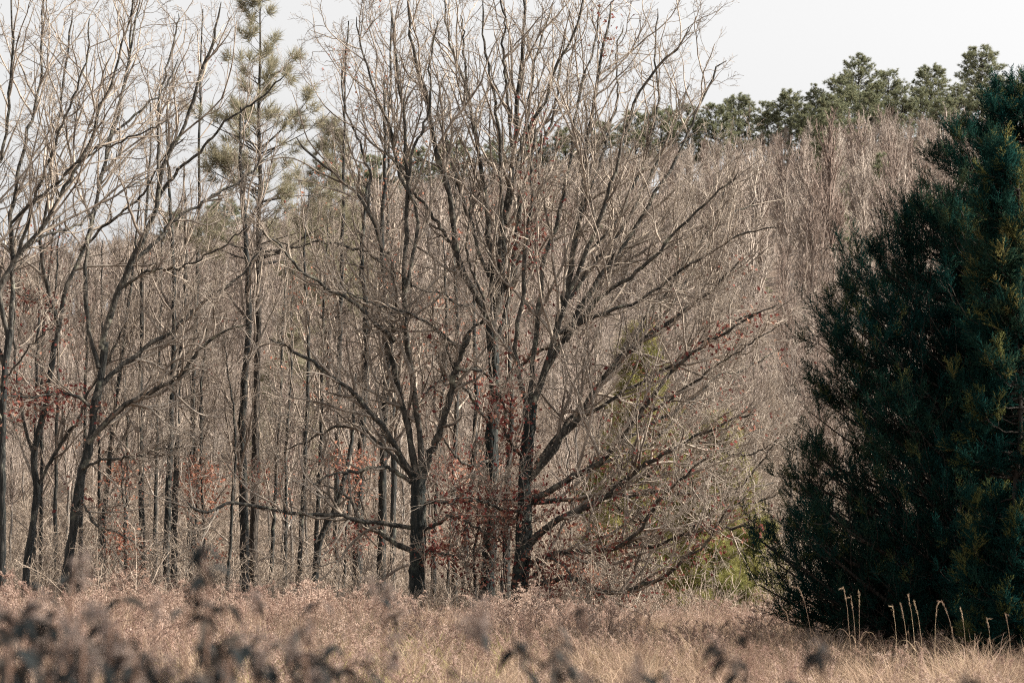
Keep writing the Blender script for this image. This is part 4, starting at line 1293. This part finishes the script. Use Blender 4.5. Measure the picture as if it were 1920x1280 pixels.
def plume_weed_proto(seed, ns, matstem, matplume, dens=260):
    """Dead goldenrod: a few stems about a metre high with nodding fluffy seed plumes."""
    rng = np.random.default_rng(seed)
    N = 10
    th = rng.uniform(0, 6.283, ns)
    d = unit(np.stack([np.cos(th) * 0.16, np.sin(th) * 0.16, np.ones(ns)], 1))
    h = rng.uniform(0.7, 1.05, ns)
    P = np.zeros((ns, N, 3))
    P[:, 0] = np.stack([np.cos(th) * 0.10, np.sin(th) * 0.10, np.full(ns, -0.05)], 1)
    lean = np.stack([np.cos(th), np.sin(th), -0.6 * np.ones(ns)], 1)
    for k in range(1, N):
        d = unit(d + lean * 0.035 * k ** 1.15 * rng.uniform(0.3, 1.0, (ns, 1)) * (k > 5) + rng.normal(size=(ns, 3)) * 0.03)
        P[:, k] = P[:, k - 1] + d * (h / (N - 1))[:, None]
    Rr = np.linspace(0.0048, 0.002, N)[None] * np.ones((ns, 1))
    P1, R1 = sprout(rng, P, Rr, 16, 0.62, 0.98, (0.10, 0.22), (48, 12), 5, 0.10, -0.02, 0.7, 0.0016, 0.004, 0.06, 0.22)
    v, f = tube_geo(P, Rr, 3)
    v2, f2 = tube_geo(P1, R1, 3)
    sv, sf = join_geo([(v, f), (v2, f2)])
    # fluff: small three-cornered flecks round the flowering branches, dead leaves lower down
    K = dens * ns // 3
    i, j, t = rng.integers(0, len(P1), K), rng.integers(0, 4, K), rng.uniform(0, 1, (K, 1))
    c = P1[i, j] * (1 - t) + P1[i, j + 1] * t + rng.normal(size=(K, 3)) * 0.009
    K2 = 26 * ns
    i, j = rng.integers(0, ns, K2), rng.integers(2, 8, K2)
    c2 = P[i, j] + rng.normal(size=(K2, 3)) * 0.012
    a = unit(rng.normal(size=(K + K2, 3)) + np.concatenate([np.tile(UP * 0.4, (K, 1)), np.tile(-UP * 0.8, (K2, 1))]))
    ln = np.concatenate([rng.uniform(0.012, 0.026, K), rng.uniform(0.04, 0.10, K2)])[:, None]
    w = np.concatenate([np.full(K, 0.42), np.full(K2, 0.11)])[:, None] * ln
    s = unit(np.cross(a, rng.normal(size=a.shape)))
    c = np.concatenate([c, c2])
    fv = np.stack([c - s * w * 0.5, c + s * w * 0.5, c + a * ln + s * w * 0.15, c + a * ln - s * w * 0.15], 1).reshape(-1, 3)
    ff = np.arange(len(fv))
    V, Fq = join_geo([(sv, sf), (fv, ff)])
    me = mesh_from('dry_weed_stand', V, Fq, 4, [matstem, matplume], False)
    mi = np.ones(len(Fq) // 4, dtype=np.int32)
    mi[:len(sf) // 4] = 0
    me.polygons.foreach_set("material_index", mi)
    return me


def build_meadow():
    rng = np.random.default_rng(99)
    tufts = [grass_proto(840 + q, 85, 0.17, bd, M['grass']) for q, bd in enumerate([0.25, 0.5, 0.8, 0.35, 0.65, 1.0])]
    green = [grass_proto(850 + q, 70, 0.16, 0.6, M['greengrass']) for q in range(2)]
    x, y = spread_points(rng, 10.5, 60.5, 5.5, 2.0)
    thin = np.sin(x * 0.9 + 0.7 * np.sin(y * 0.5)) * np.cos(y * 0.37 + x * 0.25)
    keep = rng.uniform(size=len(x)) < np.clip(0.95 + 0.7 * thin, 0.35, 1)
    x, y = x[keep], y[keep]
    K = len(x)
    lump = 0.76 + 0.32 * np.sin(x * 1.1 + y * 0.35) * np.cos(y * 0.8 - x * 0.5) + rng.normal(size=K) * 0.15
    hh = field_top(x, y) * lump * np.where(y < 30, 0.86, 0.95)
    scl = np.stack([rng.uniform(0.8, 1.3, K), rng.uniform(0.8, 1.3, K), hh], 1)
    scatter('grass', np.stack([x, y, ground_z(x, y)], 1), upright(rng, K, 0.19), scl, rng.integers(0, 6, K), tufts)
    x, y = spread_points(rng, 14, 40, 0.9, 0.5)
    px = 960 + x / y * F
    keep = rng.uniform(size=len(x)) < np.exp(-((px - 640) / 260.0) ** 2)
    x, y = x[keep], y[keep]
    K = len(x)
    scl = np.stack([np.ones(K), np.ones(K), rng.uniform(0.75, 0.98, K)], 1)
    scatter('green_grass', np.stack([x, y, ground_z(x, y)], 1), upright(rng, K, 0.12), scl, rng.integers(0, 2, K), green)
    # taller, paler blades in loose drifts
    x, y = spread_points(rng, 18, 58, 0.9, 2.0)
    keep = np.sin(x * 0.8 + 2.0) * np.sin(y * 0.41 + x * 0.3) > 0.15
    x, y = x[keep], y[keep]
    K = len(x)
    scl = np.stack([np.full(K, 1.1), np.full(K, 1.1), field_top(x, y) * rng.uniform(1.05, 1.45, K)], 1)
    scatter('tall_grass', np.stack([x, y, ground_z(x, y)], 1), upright(rng, K, 0.12), scl, rng.integers(0, 3, K), [grass_proto(870 + q, 26, 0.16, 0.7, M['plume'], 0.0075, 8) for q in range(3)])
    # rough stands of big fluffy weeds along the foot of the trees
    rough = [plume_weed_proto(890 + q, 7, M['weedstem'], M['plume'], 330) for q in range(4)]
    x, y = spread_points(rng, 44, 62, 1.15, 2.0)
    keep = np.sin(x * 1.3 + 0.5) + np.sin(x * 0.47 + y * 0.3) > 0.1
    x, y = x[keep], y[keep]
    K = len(x)
    sc_ = field_top(x, y) * (0.95 + 0.8 * rng.uniform(0, 1, K) ** 1.8)
    scatter('rough_weeds', np.stack([x, y, ground_z(x, y)], 1), upright(rng, K, 0.10), np.stack([sc_ * 1.25, sc_ * 1.25, sc_], 1), rng.integers(0, 4, K), rough)
    weeds = [plume_weed_proto(860 + q, 3 + q % 3, M['weedstem'], M['plume']) for q in range(7)]
    x, y = spread_points(rng, 13, 61, 3.2, 2.0)
    patch = np.sin(x * 0.55 + 1.0) * np.cos(y * 0.33 + x * 0.2) + 0.35 * (y > 36)
    keep = rng.uniform(size=len(x)) < np.clip(0.45 + 0.7 * patch, 0.08, 1)
    x, y = x[keep], y[keep]
    K = len(x)
    hh = field_top(x, y) * np.where(y > 40, 0.75 + 0.65 * rng.uniform(0, 1, K) ** 2.2, rng.uniform(0.78, 1.18, K))
    scatter('dry_goldenrod', np.stack([x, y, ground_z(x, y)], 1), upright(rng, K, 0.07), hh, rng.integers(0, 7, K), weeds)


build_meadow()


# ------------------------------------------------------------------ tall grass stems standing up against the cedar
def stem_geo(rng, pts, r0, awn):
    N = 16
    P = spline(pts, N)
    P = P + np.cumsum(rng.normal(size=(N, 3)) * 0.002, 0)
    Rr = np.linspace(r0, r0 * 0.35, N)
    v, f = tube_geo(P[None], Rr[None], 4)
    return P, v, f


G_STEM = 'tall dry grass stems standing up in front of the cedar'
stems = [
    # root px, Y, then top px, bend (+ right), label
    (1530, 33.0, 1492, 1098, 'tall grass stem bowing far left with drooping tip, left of the close trio'),
    (1597, 33.5, 1580, 1096, 'tallest pale grass stem of the close trio, bowing left'),
    (1606, 33.0, 1594, 1116, 'shortest pale grass stem of the close trio in front of the cedar'),
    (1613, 33.2, 1610, 1104, 'straight upright grass stem, right one of the close trio'),
    (1684, 33.5, 1672, 1132, 'thin grass stem left of the paired arching stems'),
    (1706, 32.5, 1686, 1130, 'thin leaning grass stem just left of the paired arching stems'),
    (1720, 32.0, 1703, 1114, 'left of the paired arching grass stems'),
    (1733, 32.2, 1712, 1124, 'right of the paired arching grass stems'),
    (1752, 33.0, 1759, 1127, 'stiff straight grass stem leaning right'),
    (1797, 31.0, 1761, 1125, 'long grass stem bent far to the left from near the right edge'),
    (1815, 31.5, 1800, 1140, 'grass stem with curled tip near the right edge'),
    (1862, 32.0, 1850, 1158, 'short curved grass stem near the right edge'),
    (1900, 32.0, 1885, 1150, 'pale grass stem next to the right edge'),
    (1458, 34.0, 1410, 1135, 'long thin grass stem leaning left in front of the yellow-green pines'),
    (1490, 34.0, 1470, 1140, 'upright pale grass stem left of the cedar foot'),
    (1450, 34.5, 1428, 1125, 'pale grass stem left of the cedar with a fluffy head'),
]
rs = np.random.default_rng(31)
for bx, Y, tx, ty, lab in stems:
    b = at(bx, 1200, Y)
    base = np.array([b[0], Y, float(ground_z(b[0], Y))])
    tip = at(tx, ty, Y)
    dx = tip[0] - base[0]
    h = tip[2] - base[2]
    sg = (-1.0 if dx < 0 else 1.0) * (1 if 'bowing' in lab or rs.uniform() < 0.7 else -1)
    dr = rs.uniform(0.0, 0.045) if 'straight' not in lab and 'upright' not in lab else 0.008
    pts = np.array([[0, 0, -0.05], [dx * 0.15, 0.02, h * 0.35], [dx * 0.42, 0.03, h * 0.72], [dx * 0.78, 0.03, h * 0.95], [dx, 0.02, h], [dx + sg * dr, 0.0, h - dr * rs.uniform(0.2, 0.9)]])
    root = thing('grass_stem', lab, 'grass stem', base, G_STEM)
    P, v, f = stem_geo(rs, pts, 0.0042, 0)
    put('stem', mesh_from('stem', v, f, 4, M['grass']), root)
    # two or three long dead blades on the stem and a slim seed head at the tip
    for q in range(2):
        k = rs.integers(4, 10)
        a = rs.uniform(0, 6.28)
        o = np.array([math.cos(a), math.sin(a) * 0.5, 0])
        L = rs.uniform(0.12, 0.3)
        bp = np.array([P[k], P[k] + o * L * 0.35 + UP * L * 0.45, P[k] + o * L * 0.75 + UP * L * 0.45, P[k] + o * L + UP * L * 0.1])
        Pb = spline(bp, 8)
        v, f = tube_geo(Pb[None], np.linspace(0.005, 0.001, 8)[None], 3)
        put('blade', mesh_from('blade', v, f, 4, M['grass']), root)
    K = 60
    t = rs.uniform(0.80, 1.0, K) * (len(P) - 1)
    i = np.minimum(t.astype(int), len(P) - 2)
    c = P[i] + (P[i + 1] - P[i]) * (t - i)[:, None] + rs.normal(size=(K, 3)) * 0.0035
    dd = unit(unit(P[i + 1] - P[i]) + rs.normal(size=(K, 3)) * 0.28)
    v, f = needle_geo(rs, c, dd, 1, 0.034, 0.0042, 0.05)
    put('seed_head', mesh_from('seed_head', v, f, 3, M['grass'], False), root)


# ------------------------------------------------------------------ withered weeds close to the camera, out of focus
def make_weed(seed, label, px, py, Y, leafy, fluffy, bush, group):
    rng = np.random.default_rng(seed)
    tip = at(px, py, Y)
    H = tip[2]
    base = np.array([tip[0] + rng.uniform(-0.06, 0.06), Y, float(ground_z(tip[0], Y))])
    root = thing('dead_weed', label, 'weed', base, group)
    N = 16
    P = spline(np.array([[0, 0, -0.05], [rng.uniform(-.04, .04), rng.uniform(-.04, .04), H * 0.4], [(tip[0] - base[0]) * 0.6, 0, H * 0.8], [tip[0] - base[0], 0, H]]), N)
    P += np.cumsum(rng.normal(size=(N, 3)) * 0.004, 0)
    Rr = np.linspace(0.0075, 0.0025, N)
    v, f = tube_geo(P[None], Rr[None], 6)
    put('stem', mesh_from('stem', v, f, 4, M['weedstem']), root)
    P1, R1 = sprout(rng, P[None], Rr[None], bush / 0.45, 0.70, 0.98, (0.09, 0.17), (46, 12), 9, 0.10, 0.03, 0.75, 0.0016, 0.004, 0.07, 0.26)
    for q in range(len(P1)):
        v, f = tube_geo(P1[q:q + 1], R1[q:q + 1], 4)
        br = put('branch', mesh_from('branch', v, f, 4, M['weedstem']), root)
        if fluffy:
            K = int(90 * fluffy)
            i, t = rng.integers(2, 8, K), rng.uniform(0, 1, (K, 1))
            c = P1[q, i] * (1 - t) + P1[q, i + 1] * t + rng.normal(size=(K, 3)) * 0.010
            v, f = needle_geo(rng, c, unit(rng.normal(size=(K, 3)) + UP * 0.3), 1, 0.014, 0.006, 0.1)
            put('seed_head', mesh_from('seed_head', v, f, 3, M['weedfluff'], False), br)
    # withered leaves: curled drooping strips
    K = int(48 * leafy)
    Q = np.concatenate([P[5:], P1[:, 1:].reshape(-1, 3)])
    c = Q[rng.integers(0, len(Q), K)]
    a = rng.uniform(0, 6.283, K)
    d = unit(np.stack([np.cos(a), np.sin(a), rng.uniform(-0.3, 0.7, K)], 1))
    L = rng.uniform(0.03, 0.075, K)
    n = 6
    LP = np.zeros((K, n, 3))
    LP[:, 0] = c
    for k in range(1, n):
        d = unit(d - UP * 0.42 + rng.normal(size=(K, 3)) * 0.12)
        LP[:, k] = LP[:, k - 1] + d * (L / (n - 1))[:, None]
    side = unit(np.cross(d, rng.normal(size=(K, 3))))[:, None]
    w = (L * 0.15)[:, None] * np.array([0.3, 0.9, 1.0, 0.8, 0.5, 0.1])[None]
    V = np.stack([LP - side * w[..., None], LP + side * w[..., None]], 2)
    idx = np.arange(K * n * 2).reshape(K, n, 2)
    qd = np.stack([idx[:, :-1, 0], idx[:, :-1, 1], idx[:, 1:, 1], idx[:, 1:, 0]], -1)
    put('leaves', mesh_from('leaves', V.reshape(-1, 3), qd.ravel(), 4, M['weedleaf']), root, 'stuff')
    return root


G_WEED = 'withered weeds close to the camera'
weeds = [
    (372, 1092, 5.2, 3.2, 0.3, 7, 'darkest blurred weed with a pointed top and drooping leaves, left of the middle'),
    (335, 1175, 4.9, 1.6, 0.6, 6, 'blurred weed low in front, just left of the darkest weed'),
    (430, 1150, 5.6, 1.6, 0.7, 6, 'blurred brown weed just right of the darkest weed'),
    (152, 1062, 5.4, 1.0, 1.1, 6, 'tall blurred weed with fluffy brown heads below the leaning left tree'),
    (175, 1090, 6.2, 0.7, 1.2, 8, 'blurred fluffy weed spreading right below the leaning left tree'),
    (60, 1100, 5.8, 0.9, 1.0, 7, 'blurred weed near the left edge below the kinked tree'),
    (12, 1155, 5.0, 0.8, 1.0, 6, 'blurred weed cut by the left edge of the frame'),
    (95, 1170, 5.2, 0.8, 1.0, 6, 'blurred weed low near the left edge, behind the leafy one'),
    (250, 1128, 5.6, 1.2, 0.8, 6, 'blurred weed between the fluffy weed and the darkest weed'),
    (45, 1232, 4.3, 4.0, 0.0, 8, 'dark leafy weed in the lower left corner'),
    (240, 1245, 4.4, 3.0, 0.3, 8, 'dark leafy weed at the bottom edge left of the darkest weed'),
    (430, 1235, 4.4, 3.0, 0.3, 8, 'dark leafy weed at the bottom edge below the darkest weed'),
    (500, 1130, 6.4, 0.6, 1.1, 7, 'soft blurred weed with pale brown heads below the pine trunk'),
    (540, 1175, 5.6, 0.9, 0.9, 6, 'blurred weed with reddish stalk below the slim trunks'),
    (608, 1165, 5.4, 2.0, 0.5, 7, 'dark blurred weed with branching top below the crooked low trunk'),
    (660, 1185, 5.8, 1.2, 0.4, 5, 'thin blurred weed with a few dark leaves left of the forking oak'),
    (720, 1120, 7.0, 0.2, 1.0, 4, 'faint blurred seed head in front of the foot of the forking oak'),
    (895, 1155, 5.6, 0.2, 1.3, 5, 'pale blurred seed head in front of the middle oak'),
    (1010, 1128, 5.4, 0.8, 0.9, 4, 'small grey blurred head in front of the spreading oak trunk'),
    (1025, 1180, 5.6, 1.0, 0.7, 4, 'small blurred weed top low right of the spreading oak trunk'),
    (1120, 1122, 5.2, 0.9, 0.9, 4, 'rounded dark blurred seed head below the low right limb'),
    (1210, 1118, 5.4, 0.4, 1.0, 4, 'brown blurred weed top right of the rounded dark seed head'),
    (1180, 1232, 4.6, 0.9, 1.2, 7, 'blurred brown clump at the bottom edge right of the middle'),
    (1252, 1228, 4.8, 0.6, 1.2, 5, 'grey blurred clump at the bottom edge beside the brown clump'),
    (1410, 1182, 5.2, 1.2, 0.7, 5, 'blurred weed with dark drooping leaf left of the cedar foot'),
    (1480, 1190, 6.0, 0.4, 0.9, 4, 'faint blurred weed in front of the cedar foot'),
    (1560, 1208, 4.9, 1.6, 0.7, 6, 'dark blurred weed in front of the cedar'),
    (1790, 1245, 4.6, 0.6, 1.2, 6, 'grey blurred weed at the bottom edge near the right corner'),
    (30, 1190, 5.4, 0.5, 1.3, 8, 'fluffy blurred weed low at the left edge'),
    (120, 1120, 6.0, 0.6, 1.3, 8, 'fluffy blurred weed left of the tall fluffy weed'),
    (205, 1185, 5.2, 0.6, 1.3, 7, 'fluffy blurred weed below the fluffy weed that spreads right'),
    (290, 1150, 6.2, 0.4, 1.2, 7, 'pale fluffy blurred weed left of the darkest weed, farther back'),
    (300, 1215, 5.0, 0.8, 1.2, 7, 'fluffy blurred weed low between two dark leafy weeds'),
    (470, 1200, 5.4, 0.7, 1.2, 7, 'fluffy blurred weed right of the dark leafy weed at the bottom'),
    (565, 1225, 5.0, 0.8, 1.0, 6, 'blurred weed low at the bottom under the crooked trunk'),
    (635, 1235, 4.8, 1.6, 0.5, 5, 'dark blurred weed low at the bottom left of the forking oak'),
    (150, 1225, 4.6, 1.2, 1.0, 7, 'mixed leafy and fluffy weed at the bottom below the leaning left tree'),
    (395, 1262, 4.0, 1.6, 0.5, 6, 'low dark weed in front of the others at the bottom edge'),
    (840, 1262, 4.4, 1.6, 0.5, 5, 'blurred weed just showing at the bottom edge below the middle oak'),
]
for q, (px, py, Y, lf, fl, bush, lab) in enumerate(weeds):
    make_weed(1000 + q, lab, px, py, Y, lf, fl, bush, G_WEED)


# ------------------------------------------------------------------ small things in the wood
rb = np.random.default_rng(41)
o0 = at(640, 1180, 58.3)
pts = np.array([[640, 1182], [665, 1140], [695, 1105], [720, 1085], [745, 1066], [766, 1058]], float)
P = at(*spline(pts, 14).T, 58.2)
loc = np.array([P[0, 0], P[0, 1], float(ground_z(P[0, 0], P[0, 1]))])
fb = thing('fallen_branch', 'pale broken branch leaning up against the foot of the forking oak', 'branch', loc)
v, f = tube_geo((P - loc)[None], np.linspace(0.055, 0.03, 14)[None], 7)
put('bough', mesh_from('bough', v, f, 4, M['brush']), fb)
P1, R1 = sprout(rb, P[None], np.linspace(0.055, 0.03, 14)[None], 2.5, 0.3, 1.0, (0.15, 0.4), (45, 12), 7, 0.2, 0.02, 0.5, 0.008, 0.02, 0.3, 1.2)
v, f = tube_geo(P1 - loc, R1, 4)
put('twigs', mesh_from('twigs', v, f, 4, M['brush']), fb, 'stuff')


# ------------------------------------------------------------------ unseen cedar copies added out of frame to shade near weeds and the smaller cedar
src = bpy.data.objects['cedar_tree']
for loc, rz, sc_, lab in (((6.6, 2.9, 0.0), 2.2, 0.7, 'unseen cedar added outside the frame to shade the near weeds'),
                          ((10.6, 36.0, 0.0), 4.0, 0.46, 'unseen low cedar added outside the frame to shade the olive-tinted cedar')):
    shade = thing('cedar_tree', lab, 'tree', loc, None, rz)
    shade.scale = (sc_,) * 3
    for ch in list(src.children):
        c = ch.copy()
        C.objects.link(c)
        c.parent = shade
